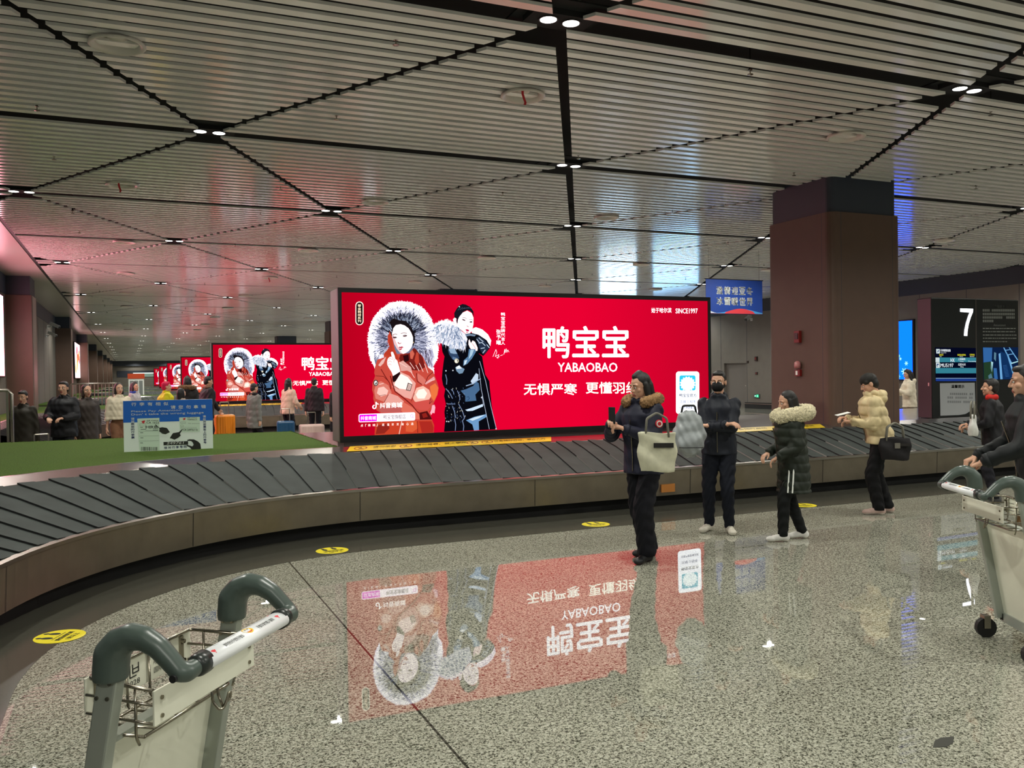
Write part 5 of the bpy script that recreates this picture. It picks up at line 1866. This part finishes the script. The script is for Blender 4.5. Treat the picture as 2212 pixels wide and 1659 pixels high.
def head_mesh(voxel):
    if voxel in HEAD_CACHE:
        return HEAD_CACHE[voxel]
    P = [ell((0, .012, .035), (.073, .092, .085)), ell((0, -.022, -.03), (.059, .064, .078)), ell((0, -.058, -.088), (.026, .024, .024)),
         rc((0, -.084, .020), .008, (0, -.101, -.020), .012, 10), rc((-.014, -.088, -.024), .008, (.014, -.088, -.024), .008, 8),
         rc((-.044, -.068, .030), .013, (.044, -.068, .030), .013, 10), rc((-.017, -.083, -.054), .008, (.017, -.083, -.054), .008, 8), rc((-.013, -.081, -.064), .008, (.013, -.081, -.064), .008, 8),
         ell((.040, -.052, -.018), (.024, .024, .024)), ell((-.040, -.052, -.018), (.024, .024, .024)),
         ell((.075, .012, .0), (.010, .022, .032)), ell((-.075, .012, 0), (.010, .022, .032)), rc((0, .015, -.05), .052, (0, .028, -.17), .050)]
    co, fs, _ = fuse(P, voxel, 2)
    mi = []
    for f in fs:
        c = co[list(f)].mean(0)
        mi.append(1 if (abs(c[0]) < .021 and -.071 < c[2] < -.047 and c[1] < -.078) else 0)
    mb = MB()
    mb.add(co, fs); mb.mi = list(mi)
    for s in (-1, 1):
        v, f = ell((s * .031, -.0775, .008), (.0135, .0085, .0075), 12, 8); mb.add(v, f, 2)
        v, f = ell((s * .031, -.0845, .008), (.0060, .0035, .0060), 10, 6); mb.add(v, f, 3)
        v, f = rc((s * .018, -.0865, .034), .0035, (s * .046, -.0765, .036), .003, 6); mb.add(v, f, 3)
    HEAD_CACHE[voxel] = (np.concatenate(mb.v), mb.f, mb.mi)
    return HEAD_CACHE[voxel]


def rotz(a):
    c, s = math.cos(a), math.sin(a)
    return np.array([[c, -s, 0], [s, c, 0], [0, 0, 1.0]])


def rotx(a):
    c, s = math.cos(a), math.sin(a)
    return np.array([[1.0, 0, 0], [0, c, -s], [0, s, c]])


def person(label, loc, face, h=1.70, group=None, lh=(.24, .02, .80), rh=(-.24, .02, .80), lpole=(.6, .8, -.3), rpole=(-.6, .8, -.3), curl=.8,
           lf=(.10, 0), rf=(-.10, 0), fyaw=(0.15, -0.15), lean=0.0, hyaw=0.0, hpitch=0.0, coat=None, trousers=(20, 20, 24), shoes=(30, 30, 30), sole=None,
           hair='short', hairmat=None, near=True, hood=None, collar=None, mask=None, flare=1.0, heavy=1.0, extra=None):
    """a standing figure; local -Y is where it faces, +X its left side"""
    t = thing('person', label, 'person', loc, face, group)
    S = h / 1.72
    t.scale = (S, S, S)
    vox = .011 if near else .018
    ly = -lean
    shL, shR = np.array((.165, ly, 1.383)), np.array((-.165, ly, 1.383))
    neck = np.array((0, ly + .0, 1.43))
    hc = np.array((0, ly * 1.12 - .012, 1.605 - .25 * abs(lean)))
    elL, elR = ik(shL, lh, .285, .255, lpole), ik(shR, rh, .285, .255, rpole)
    lh, rh = np.array(lh, float), np.array(rh, float)
    hips = [np.array((.088, .0, .90)), np.array((-.088, .0, .90))]
    ank = [np.array((lf[0], lf[1], .085)), np.array((rf[0], rf[1], .085))]
    knees = [ik(hp, ak, .43, .41, (0, -1, 0)) for hp, ak in zip(hips, ank)]
    # ---- body: one continuous skin
    P = [rc((0, 0, .93), .105, (0, ly * .5, 1.14), .095), rc((0, ly * .5, 1.14), .095, (0, ly, 1.33), .108), rc((-.13, ly, 1.385), .052, (.13, ly, 1.385), .052), rc(neck, .055, hc + (0, .012, -.09), .048)]
    for hp, kn, ak, yw in zip(hips, knees, ank, fyaw):
        fd = rotz(yw) @ np.array((0, -1, 0))
        P += [rc(hp, .078, kn, .052), rc(kn, .052, ak, .036), rc(ak + (0, 0, -.03), .034, ak + fd * .12 + (0, 0, -.05), .026)]
    for sh, el, wr in ((shL, elL, lh), (shR, elR, rh)):
        P += [rc(sh, .048, el, .038), rc(el, .038, wr, .026)]
    co, fs, _ = fuse(P, vox * 1.25, 3)
    mb = MB(); mb.add(co, fs, 0)
    hp_ = []
    for el, wr, sd in ((elL, lh, -1), (elR, rh, 1)):
        d = wr - el
        nrm = np.array((-np.sign(wr[0]) * .8 - .001, -.1, 0)) if abs(d[2]) > .6 * np.linalg.norm(d) else np.array((0, .2, -1.0))
        hp_ += hand_prims(wr, d, nrm, curl, sd)
    co, fs, _ = fuse(hp_, .0042 if near else .0075, 1)
    mb.add(co, fs, 0)
    R = rotz(hyaw) @ rotx(hpitch)
    hv, hf, hm = head_mesh(.0052 if near else .010)
    n0 = mb.n
    mb.v.append(hv @ R.T + hc); mb.f += [tuple(i + n0 for i in f) for f in hf]; mb.mi += hm; mb.n += len(hv)
    mb.build('body', [M_skin, M_lip, M_eyew, M_eyed], t, smooth=True)
    HP = lambda p: R @ np.array(p, float) + hc
    # ---- hair
    hm_ = hairmat or M_hair
    if hair:
        q = [ell(HP((0, .028, .050)), (.081, .093, .084), rot=R), ell(HP((0, .058, .0)), (.074, .058, .085), rot=R)]
        if hair == 'long':
            q += [rc(HP((0, .06, .0)), .078, HP((0, .085, -.24)), .062), rc(HP((.068, .015, .02)), .026, HP((.085, .02, -.24)), .03), rc(HP((-.068, .015, .02)), .026, HP((-.085, .02, -.24)), .03), rc(HP((0, -.035, .105)), .03, HP((0, .02, .115)), .04)]
        elif hair == 'bob':
            q += [rc(HP((0, .05, .02)), .082, HP((0, .055, -.10)), .070), rc(HP((.070, .01, .02)), .024, HP((.076, .0, -.09)), .024), rc(HP((-.070, .01, .02)), .024, HP((-.076, .0, -.09)), .024)]
        elif hair == 'bun':
            q += [ell(HP((0, .10, .09)), (.042, .042, .042))]
        elif hair == 'short':
            q += [rc(HP((.066, .0, .03)), .014, HP((.070, .01, -.015)), .010), rc(HP((-.066, .0, .03)), .014, HP((-.070, .01, -.015)), .010), ell(HP((0, -.03, .098)), (.058, .045, .026), rot=R)]
        elif hair == 'cap':
            pass
        soft('hair', q, hm_, t, .008 if near else .012, 2)
    if hair == 'cap':
        soft('knit_cap', [ell(HP((0, .012, .060)), (.087, .102, .082), rot=R), rc(HP((-.07, -.03, .045)), .022, HP((.07, -.03, .045)), .022)], cloth('cap_dark', (40, 38, 36)), t, .009, 2)
    if mask:
        soft('face_mask', [ell(HP((0, -.044, -.036)), (.067, .077, .062), rot=R)], cloth('mask_%d' % mask[0], mask), t, .008, 2)
    # ---- coat
    if coat:
        rgb, hem = coat['rgb'], coat.get('hem', .78)
        k = coat.get('bulk', 1.0) * heavy
        fl = coat.get('flare', 1.0)
        cm = cloth('coat_%d_%d_%d' % rgb, rgb, coat.get('rough', .6), coat.get('spec', .3))
        rings = [(0, 0, hem, .185 * k * fl, .145 * k * fl), (0, 0, max(hem + .10, .86), .180 * k, .142 * k), (0, ly * .3, 1.05, .170 * k, .135 * k), (0, ly * .75, 1.22, .185 * k, .142 * k), (0, ly, 1.345, .188 * k, .132 * k), (0, ly, 1.405, .140 * k, .102 * k), (0, ly, 1.45, .088, .083), (0, ly, 1.48, .075, .075)]
        q = [loft(rings)]
        for sh, el, wr in ((shL, elL, lh), (shR, elR, rh)):
            wr2 = el + (wr - el) * .93
            s2 = sh
            q += [rc(s2, .066 * k, el, .060 * k), rc(el, .060 * k, wr2, .044 * k)]
        if coat.get('collar', True):
            q += [rc((-.05, ly + .03, 1.47), .045, (.05, ly + .03, 1.47), .045), rc((-.055, ly - .045, 1.45), .032, (-.03, ly - .065, 1.47), .030), rc((.055, ly - .045, 1.45), .032, (.03, ly - .065, 1.47), .030)]
        if coat.get('hood'):
            q += [ell((0, ly + .115, 1.43), (.125, .075, .085))]
        pit = coat.get('puff', 0)

        def ed(c, n_, hem=hem, pit=pit, ank=ank):
            if pit:
                wv = np.abs(np.sin(np.pi * (c[:, 2] + .05 * c[:, 0] * 0) / pit)) ** .55 - .75
                c = c + n_ * (wv * (.016 if near else .010))[:, None]
            wr = .006 * np.sin(c[:, 2] * 38 + c[:, 0] * 25 + 4 * np.sin(c[:, 1] * 17)) * np.sin(c[:, 0] * 31 - c[:, 1] * 22)
            c = c + n_ * wr[:, None]
            low = (c[:, 2] < hem + .004)
            c[low, 2] = hem + (c[low, 2] - hem) * .12
            return c
        cobj = soft('coat', q, cm, t, vox, 4, ed)
        cobj.name = coat.get('name', 'coat')
        # zip down the front and cuffs
        if near:
            mbz = MB(); yy = -.152 * k
            mbz.tube([(0, yy * fl + .004, hem + .03), (0, yy + .004, .95), (0, ly * .5 - .148 * k, 1.15), (0, ly - .152 * k, 1.30)], .006, 6)
            mbz.build('zip', M_wire, cobj)
            for el, wr in ((elL, lh), (elR, rh)):
                w2 = el + (wr - el) * .93
                mbz = MB(); mbz.tube([w2 - (wr - el) * .08, w2 + (wr - el) * .06], .047 * k, 14); mbz.build('cuff', cm, cobj, smooth=True)
    if hood:
        # fur trim lying round the shoulders
        fm = pm('fur_%d' % hood['rgb'][0], hood['rgb'], .9, spec=.1, var=.35, scale=60, bump=.8)
        pts = hood.get('pts') or [(.11, ly - .07, 1.455), (.15, ly + .01, 1.475), (.12, ly + .10, 1.485), (0, ly + .145, 1.49), (-.12, ly + .10, 1.485), (-.15, ly + .01, 1.475), (-.11, ly - .07, 1.455)]
        rr_ = hood.get('r', .048)
        q = [rc(a, rr_, b, rr_) for a, b in zip(pts[:-1], pts[1:])]
        r_ = random.Random(2)
        def fz(c, n_):
            return c + n_ * np.array([r_.uniform(-.006, .018) for _ in range(len(c))])[:, None]
        soft('fur_trim', q, fm, t, .011, 1, fz)
    if collar:
        soft('scarf', [rc((-.06, ly - .03, 1.46), .048, (.06, ly - .03, 1.46), .048), rc((-.06, ly + .05, 1.465), .045, (.06, ly + .05, 1.465), .045), rc((-.07, ly - .02, 1.46), .045, (-.07, ly + .04, 1.46), .045), rc((.07, ly - .02, 1.46), .045, (.07, ly + .04, 1.46), .045)], cloth('scarf_%d' % collar[0], collar), t, .012, 3)
    # ---- trousers
    q = [ell((0, .0, .93), (.158, .122, .13))]
    for hp, kn, ak in zip(hips, knees, ank):
        q += [rc(hp + (0, 0, -.02), .100, kn, .074 * (1 + (flare - 1) * .5)), rc(kn, .074 * (1 + (flare - 1) * .5), ak + (0, .0, .0), .056 * flare)]

    def et(c, n_):
        wr = .005 * np.sin(c[:, 2] * 55 + 5 * np.sin(c[:, 0] * 30)) * (c[:, 2] < .75)
        c = c + n_ * wr[:, None]
        c[:, 2] = np.maximum(c[:, 2], .058)
        return c
    soft('trousers', q, cloth('trousers_%d_%d_%d' % trousers, trousers, .8, .2), t, vox * 1.1, 3, et)
    # ---- shoes
    sm = cloth('shoe_%d_%d_%d' % shoes, shoes, .5, .4)
    slm = cloth('sole_%d' % (sole or shoes)[0], sole or shoes, .6)
    for ak, yw in zip(ank, fyaw):
        Rz = rotz(yw)
        b = np.array((ak[0], ak[1], 0))
        T_ = lambda p: Rz @ np.array(p, float) + b
        q = [ell(T_((0, .03, .045)), (.040, .052, .048)), rc(T_((0, .02, .055)), .042, T_((0, -.10, .040)), .038), ell(T_((0, -.135, .032)), (.045, .062, .034), rot=Rz), rc(T_((0, .015, .06)), .042, T_((0, .018, .105)), .040)]

        def es(c, n_):
            c[:, 2] = np.maximum(c[:, 2], .002)
            return c
        so = soft('shoe', q, [sm, slm], t, .008 if near else .013, 2, es, lambda c: 1 if c[2] < .022 else 0)
    if extra:
        extra(t, dict(shL=shL, shR=shR, elL=elL, elR=elR, hc=hc, ly=ly, R=R, lh=lh, rh=rh, HP=HP))
    return t


def face_to(x, y, px_dir):
    """rotation so that the figure faces an angle (degrees) clockwise from +Y"""
    a = math.radians(px_dir)
    d = (math.sin(a), math.cos(a))
    return math.atan2(d[0], -d[1])


def at_body(x, y, deg, h, p):
    """a point given in a figure's own frame"""
    q = rotz(face_to(x, y, deg)) @ (np.array(p, float) * h / 1.72)
    return np.array((x, y, 0)) + q


TOCAM = lambda x, y: math.degrees(math.atan2(-x, -y))


def disc_badge(parent, c, n, r, mats, name='sleeve_badge'):
    c, n = np.array(c, float), np.array(n, float)
    n /= np.linalg.norm(n)
    u = np.cross(n, (0, 0, 1.0)); u /= np.linalg.norm(u)
    v = np.cross(n, u)
    mb = MB()
    for i, (rr_, off) in enumerate(((r, .0), (r * .8, .002), (r * .5, .004))):
        ring = [c + n * off + (u * math.cos(q) + v * math.sin(q)) * rr_ for q in np.linspace(0, 2 * math.pi, 25)[:-1]]
        back = [p - n * (.012 + off) for p in ring]
        mb.add(ring + back, [tuple(range(24))] + [(k, (k + 1) % 24, 24 + (k + 1) % 24, 24 + k) for k in range(24)], i)
    return mb.build(name, mats, parent)


# ---- woman in the navy parka
def p1_extra(t, q):
    c = q['shL'] * .55 + q['elL'] * .45
    disc_badge(t, c + np.array((.082, -.03, 0)), (.9, -.45, 0), .036, [M_redprint, M_white, M_redprint])


P1X, P1Y = 4.30, 6.80
person('woman in a navy fur-hooded parka and black wide trousers looking at her phone', (P1X, P1Y, 0), face_to(P1X, P1Y, TOCAM(P1X, P1Y) + 38), 1.70,
       lh=(.03, -.30, 1.22), rh=(-.13, -.31, 1.26), lpole=(.7, .2, -.9), rpole=(-.7, .3, -.9), curl=1.3, lf=(.10, -.10), rf=(-.08, .16), fyaw=(.1, -.2), lean=.03, hyaw=-.25, hpitch=.22,
       coat=dict(rgb=(24, 26, 44), hem=.80, bulk=1.12, name='parka', hood=True), trousers=(18, 18, 24), shoes=(16, 16, 18), sole=(40, 20, 24), hair='long', flare=1.55, hood=dict(rgb=(150, 118, 84)), extra=p1_extra)


def held(name, label, cat, loc, rz, builder, group=None):
    t = thing(name, label, cat, loc, rz, group)
    builder(t)
    return t


def phone_b(t):
    MB().bx(-.037, .037, -.0045, .0045, 0, .15).build('casing', M_black, t, bevel=.003)
    MB().bx(-.034, .034, -.0056, -.0046, .004, .146).build('screen', pm('phone_glass', (20, 22, 26), .08), t)


def tote_b(t, rgb=(196, 194, 170), w=.40, h=.42, d=.10):
    m = cloth('tote_%d' % rgb[0], rgb, .7)
    q = [loft([(0, 0, 0, w / 2 * .86, d / 2), (0, 0, .05, w / 2 * .95, d / 2 * 1.1), (0, 0, h * .6, w / 2, d / 2 * 1.0), (0, 0, h, w / 2 * .98, d / 2 * .5)], 24)]

    def ed(c, n_):
        return c + n_ * (.008 * np.sin(c[:, 2] * 30 + c[:, 0] * 18))[:, None]
    soft('bag_body', q, m, t, .012, 2, ed)
    for s in (-1, 1):
        mb = MB(); mb.tube(bend([(-.10, s * .02, h - .04), (-.085, s * .02, h + .12), (0, s * .015, h + .17), (.085, s * .02, h + .12), (.10, s * .02, h - .04)]), .009, 8)
        mb.build('strap', cloth('strap_grey', (120, 118, 108)), t, smooth=True)
    mb = MB(); mb.bx(-w / 2 * .2, w / 2 * .8, -d / 2 - .016, -d / 2 - .004, h * .62, h * .74); mb.build('pocket_edge', cloth('strap_dark', (40, 38, 36)), t)


held('phone', 'dark phone held up in both hands by the woman in the navy parka', 'phone', tuple(at_body(P1X, P1Y, TOCAM(P1X, P1Y) + 38, 1.70, (-.055, -.385, 1.27))), face_to(0, 0, TOCAM(P1X, P1Y) + 38) + math.pi, phone_b)
held('tote_bag', 'pale canvas tote bag hanging at the hip of the woman in the navy parka', 'bag', (P1X - .13, P1Y - .42, .85), -.5, lambda t: tote_b(t, (196, 194, 170), .34, .34))

# ---- man with crossed arms
P2X, P2Y = 5.72, 7.56
person('man in a dark jacket and black face mask standing with crossed arms', (P2X, P2Y, 0), face_to(P2X, P2Y, TOCAM(P2X, P2Y) + 8), 1.70,
       lh=(-.07, -.235, 1.155), rh=(.10, -.215, 1.17), lpole=(.55, -.05, -.9), rpole=(-.55, -.05, -.9), curl=.75, lf=(.10, -.03), rf=(-.12, .03), fyaw=(.35, -.35), hyaw=-.08, hpitch=.05,
       coat=dict(rgb=(26, 30, 40), hem=.84, bulk=1.02, name='jacket'), trousers=(22, 25, 34), shoes=(196, 190, 176), sole=(226, 222, 210), hair='short', mask=(18, 18, 20))


def backpack_b(t):
    m = cloth('silver_pack', (150, 156, 158), .4, .5)
    q = [ell((0, 0, .22), (.17, .11, .23)), ell((0, -.06, .15), (.13, .08, .13)), ell((0, 0, .38), (.13, .09, .09))]

    def ed(c, n_):
        return c + n_ * (.010 * np.sin(c[:, 2] * 40 + c[:, 0] * 33) * np.sin(c[:, 0] * 50))[:, None]
    soft('bag_body', q, m, t, .012, 2, ed)
    mb = MB(); mb.tube(bend([(-.08, .04, .42), (-.06, .03, .52), (.06, .03, .52), (.08, .04, .42)]), .011, 8); mb.build('carry_loop', M_black, t, smooth=True)
    mb = MB(); mb.tube([(-.12, -.135, .10), (0, -.148, .10), (.12, -.135, .10)], .005, 6); mb.build('pocket_zip', M_black, t)


held('backpack', 'crinkled silver grey backpack hanging at the right side of the man with crossed arms', 'bag', (P2X - .47, P2Y - .13, .84), -.5, backpack_b)

# ---- person in the long green coat
def p3_extra(t, q):
    mb = MB()
    for dx in ():
        pts = [(q['shL'] * (1 - s) + q['elL'] * s) + np.array((.087, dx, .0)) for s in np.linspace(.15, .9, 6)]
        mb.tube(pts, .006, 6)
    for dx in (-.125, -.085):
        x = .225 * math.sqrt(1 - (dx / .18) ** 2) + .012
        mb.tube([(x, dx, .57), (x, dx + .01, .70), (x - .006, dx + .02, .84)], .009, 6)
    mb.build('side_stripes', M_white, t)


P3X, P3Y = 6.10, 6.86
person('small person in a long dark green padded coat with cream fur collar', (P3X, P3Y, 0), face_to(P3X, P3Y, TOCAM(P3X, P3Y) + 72), 1.50,
       lh=(.16, -.22, .98), rh=(-.15, -.24, 1.0), lpole=(.6, .8, -.5), rpole=(-.6, .8, -.5), lf=(.09, -.16), rf=(-.09, .12), fyaw=(0, 0), lean=.05, hyaw=.1, hpitch=.3,
       coat=dict(rgb=(34, 40, 32), hem=.56, bulk=1.22, flare=1.05, puff=.10, name='long_coat'), trousers=(20, 22, 22), shoes=(206, 204, 198), sole=(226, 224, 220), hair='bob',
       hood=dict(rgb=(214, 204, 172), r=.082, pts=[(.10, -.15, 1.42), (.19, -.04, 1.45), (.16, .10, 1.47), (0, .17, 1.48), (-.16, .10, 1.47), (-.19, -.04, 1.45), (-.10, -.15, 1.42)]), extra=p3_extra)

# ---- striding man in the cream jacket
P4X, P4Y = 8.08, 7.62
person('man in a short cream padded jacket reading a white sheet', (P4X, P4Y, 0), face_to(P4X, P4Y, TOCAM(P4X, P4Y) + 78), 1.66,
       lh=(.10, -.34, 1.13), rh=(-.08, -.37, 1.16), lpole=(.5, .5, -.9), rpole=(-.5, .5, -.9), curl=1.0, lf=(.08, -.04), rf=(-.09, .10), fyaw=(0, 0), lean=.10, hpitch=.42,
       coat=dict(rgb=(206, 188, 146), hem=.86, bulk=1.16, puff=.12, name='padded_jacket', hood=True), trousers=(16, 16, 18), shoes=(176, 150, 140), sole=(200, 190, 180), hair='cap', flare=1.25)


def sheet_b(t):
    m = MB()
    m.box((0, 0, 0), (.22, .15, .002), Matrix.Rotation(.25, 4, 'X'))
    m.build('paper', M_white, t)


held('paper_sheet', 'white sheet held out by the man in the cream jacket', 'paper', (P4X - .48, P4Y + .10, 1.19), face_to(0, 0, TOCAM(P4X, P4Y) + 78), lambda t: sheet_b(t))
held('shoulder_bag', 'black shoulder bag with a shiny clasp at the hip of the cream-jacketed man', 'bag', (P4X - .05, P4Y - .26, .66), -.5, lambda t: (tote_b(t, (24, 22, 24), .36, .26, .12), MB().bx(-.03, .03, -.085, -.070, .14, .20).build('clasp', M_steel, t)))

# ---- trolley pusher at the picture edge
P5X, P5Y = 6.08, 4.23
person('person in a dark coat and brown trousers at the right picture edge', (P5X, P5Y, 0), face_to(P5X, P5Y, TOCAM(P5X, P5Y) + 80), 1.74,
       lh=(.20, -.40, 1.02), rh=(-.20, -.40, 1.02), lpole=(.6, .6, -.6), rpole=(-.6, .6, -.6), curl=1.3, lf=(.10, -.16), rf=(-.10, .20), fyaw=(0, 0), lean=.09, hpitch=.1,
       coat=dict(rgb=(20, 24, 26), hem=.72, bulk=1.15, name='coat', hood=True), trousers=(84, 62, 34), shoes=(40, 32, 26), hair='short')

# ---- person behind, red and white
P6X, P6Y = 9.99, 7.59
person('person in a black jacket with red scarf, half hidden by the person in brown trousers', (P6X, P6Y, 0), face_to(P6X, P6Y, TOCAM(P6X, P6Y) + 90), 1.56,
       lh=(.12, -.30, 1.06), rh=(-.10, -.33, 1.08), lean=.04, coat=dict(rgb=(24, 24, 28), hem=.80, bulk=1.1, name='jacket'), collar=(190, 40, 34), trousers=(30, 30, 36), shoes=(60, 60, 60), hair='short')
held('shopping_bag', 'white carrier bag in front of the person with the red scarf', 'bag', (P6X - .44, P6Y - .04, .86), .6, lambda t: tote_b(t, (220, 220, 216), .22, .26, .10))

# ---- far person by the blue panel
person('person in a white hooded padded jacket in front of the bright blue panel', (17.3, 15.4, 0), face_to(17.3, 15.4, TOCAM(17.3, 15.4) + 70), 1.66, near=False,
       lh=(.10, -.30, 1.20), rh=(-.10, -.32, 1.2), lean=.03, hpitch=.3, coat=dict(rgb=(222, 212, 190), hem=.78, bulk=1.15, puff=.14, hood=True, name='padded_jacket'), trousers=(120, 104, 90), shoes=(50, 44, 40), hair='long')

# ---- the crowd behind the grass
CG = 'travellers waiting behind the grass'
AWAY = 25


def crowd(label, x, y, deg, h, coat, **kw):
    kw.setdefault('trousers', (24, 24, 30))
    return person(label, (x, y, 0), face_to(x, y, deg), h, CG, near=False, coat=coat, **kw)


crowd('person in a dark olive coat near the steel barrier, leftmost of the crowd', -1.62, 16.4, 200, 1.54, dict(rgb=(44, 40, 32), hem=.62, bulk=1.1), hpitch=.2, trousers=(26, 30, 42))
crowd('person in a black padded jacket, second in the crowd from the steel barrier', -1.04, 16.7, 200, 1.68, dict(rgb=(22, 22, 26), hem=.76, bulk=1.25, puff=.13), lh=(.12, -.30, 1.1), rh=(-.12, -.32, 1.1))
crowd('person with brown hair and a dark grey coat between the black and cream jackets', -.70, 17.0, 150, 1.62, dict(rgb=(56, 48, 44), hem=.70, bulk=1.1), hairmat=M_hairbrown, hair='bob')
crowd('person in a cream jacket with a brown lower coat just left of the notice board', -.20, 18.6, 160, 1.63, dict(rgb=(206, 196, 172), hem=.98, bulk=1.2, puff=.13), trousers=(116, 82, 60), flare=1.4, hair='bob')
crowd('person in a pale grey coat with a blue band behind the notice board', .10, 23.5, 120, 1.62, dict(rgb=(168, 166, 168), hem=.66, bulk=1.1), collar=(34, 62, 140), hair='long')
crowd('person in a bright yellow jacket and pink cap behind the notice board', .62, 20.4, 85, 1.66, dict(rgb=(206, 196, 24), hem=.78, bulk=1.3, puff=.14), lean=.10, hair='short', hairmat=cloth('cap_pink', (196, 34, 76)))
crowd('person in black with a fur-edged hood behind the right end of the notice board', 1.20, 21.0, 30, 1.74, dict(rgb=(24, 22, 24), hem=.74, bulk=1.2, hood=True), hood=dict(rgb=(120, 92, 70)), hair='long')
crowd('person in a beige coat beside the yellow jacket, behind the notice board', .96, 19.0, 50, 1.50, dict(rgb=(168, 150, 128), hem=.60, bulk=1.2), hair='bob')
crowd('tall person in black reaching down to the orange suitcase', 1.62, 21.6, 75, 1.75, dict(rgb=(20, 20, 24), hem=.74, bulk=1.25), lh=(.22, -.38, .93), lpole=(.5, .3, .5), lean=.06, hpitch=.2, collar=(110, 76, 60))
crowd('person in a long grey padded coat right of the orange suitcase', 2.60, 20.6, 60, 1.56, dict(rgb=(116, 116, 112), hem=.60, bulk=1.15, puff=.15), collar=(28, 24, 28), hpitch=.2)
crowd('woman with long dark hair in a pale beige jacket leaning over the blue suitcase', 3.62, 22.3, 60, 1.66, dict(rgb=(214, 180, 160), hem=.80, bulk=1.15, puff=.16), hair='long', lh=(.14, -.30, 1.02), rh=(-.16, -.28, 1.0), lean=.05)
crowd('dark silhouetted man in front of the second red screen', 4.55, 23.6, 20, 1.66, dict(rgb=(34, 24, 30), hem=.80, bulk=1.1))
crowd('dark-clothed person at the left edge of the largest red screen', 4.68, 21.4, 330, 1.56, dict(rgb=(26, 20, 24), hem=.76, bulk=1.2, hood=True), hair='bob')
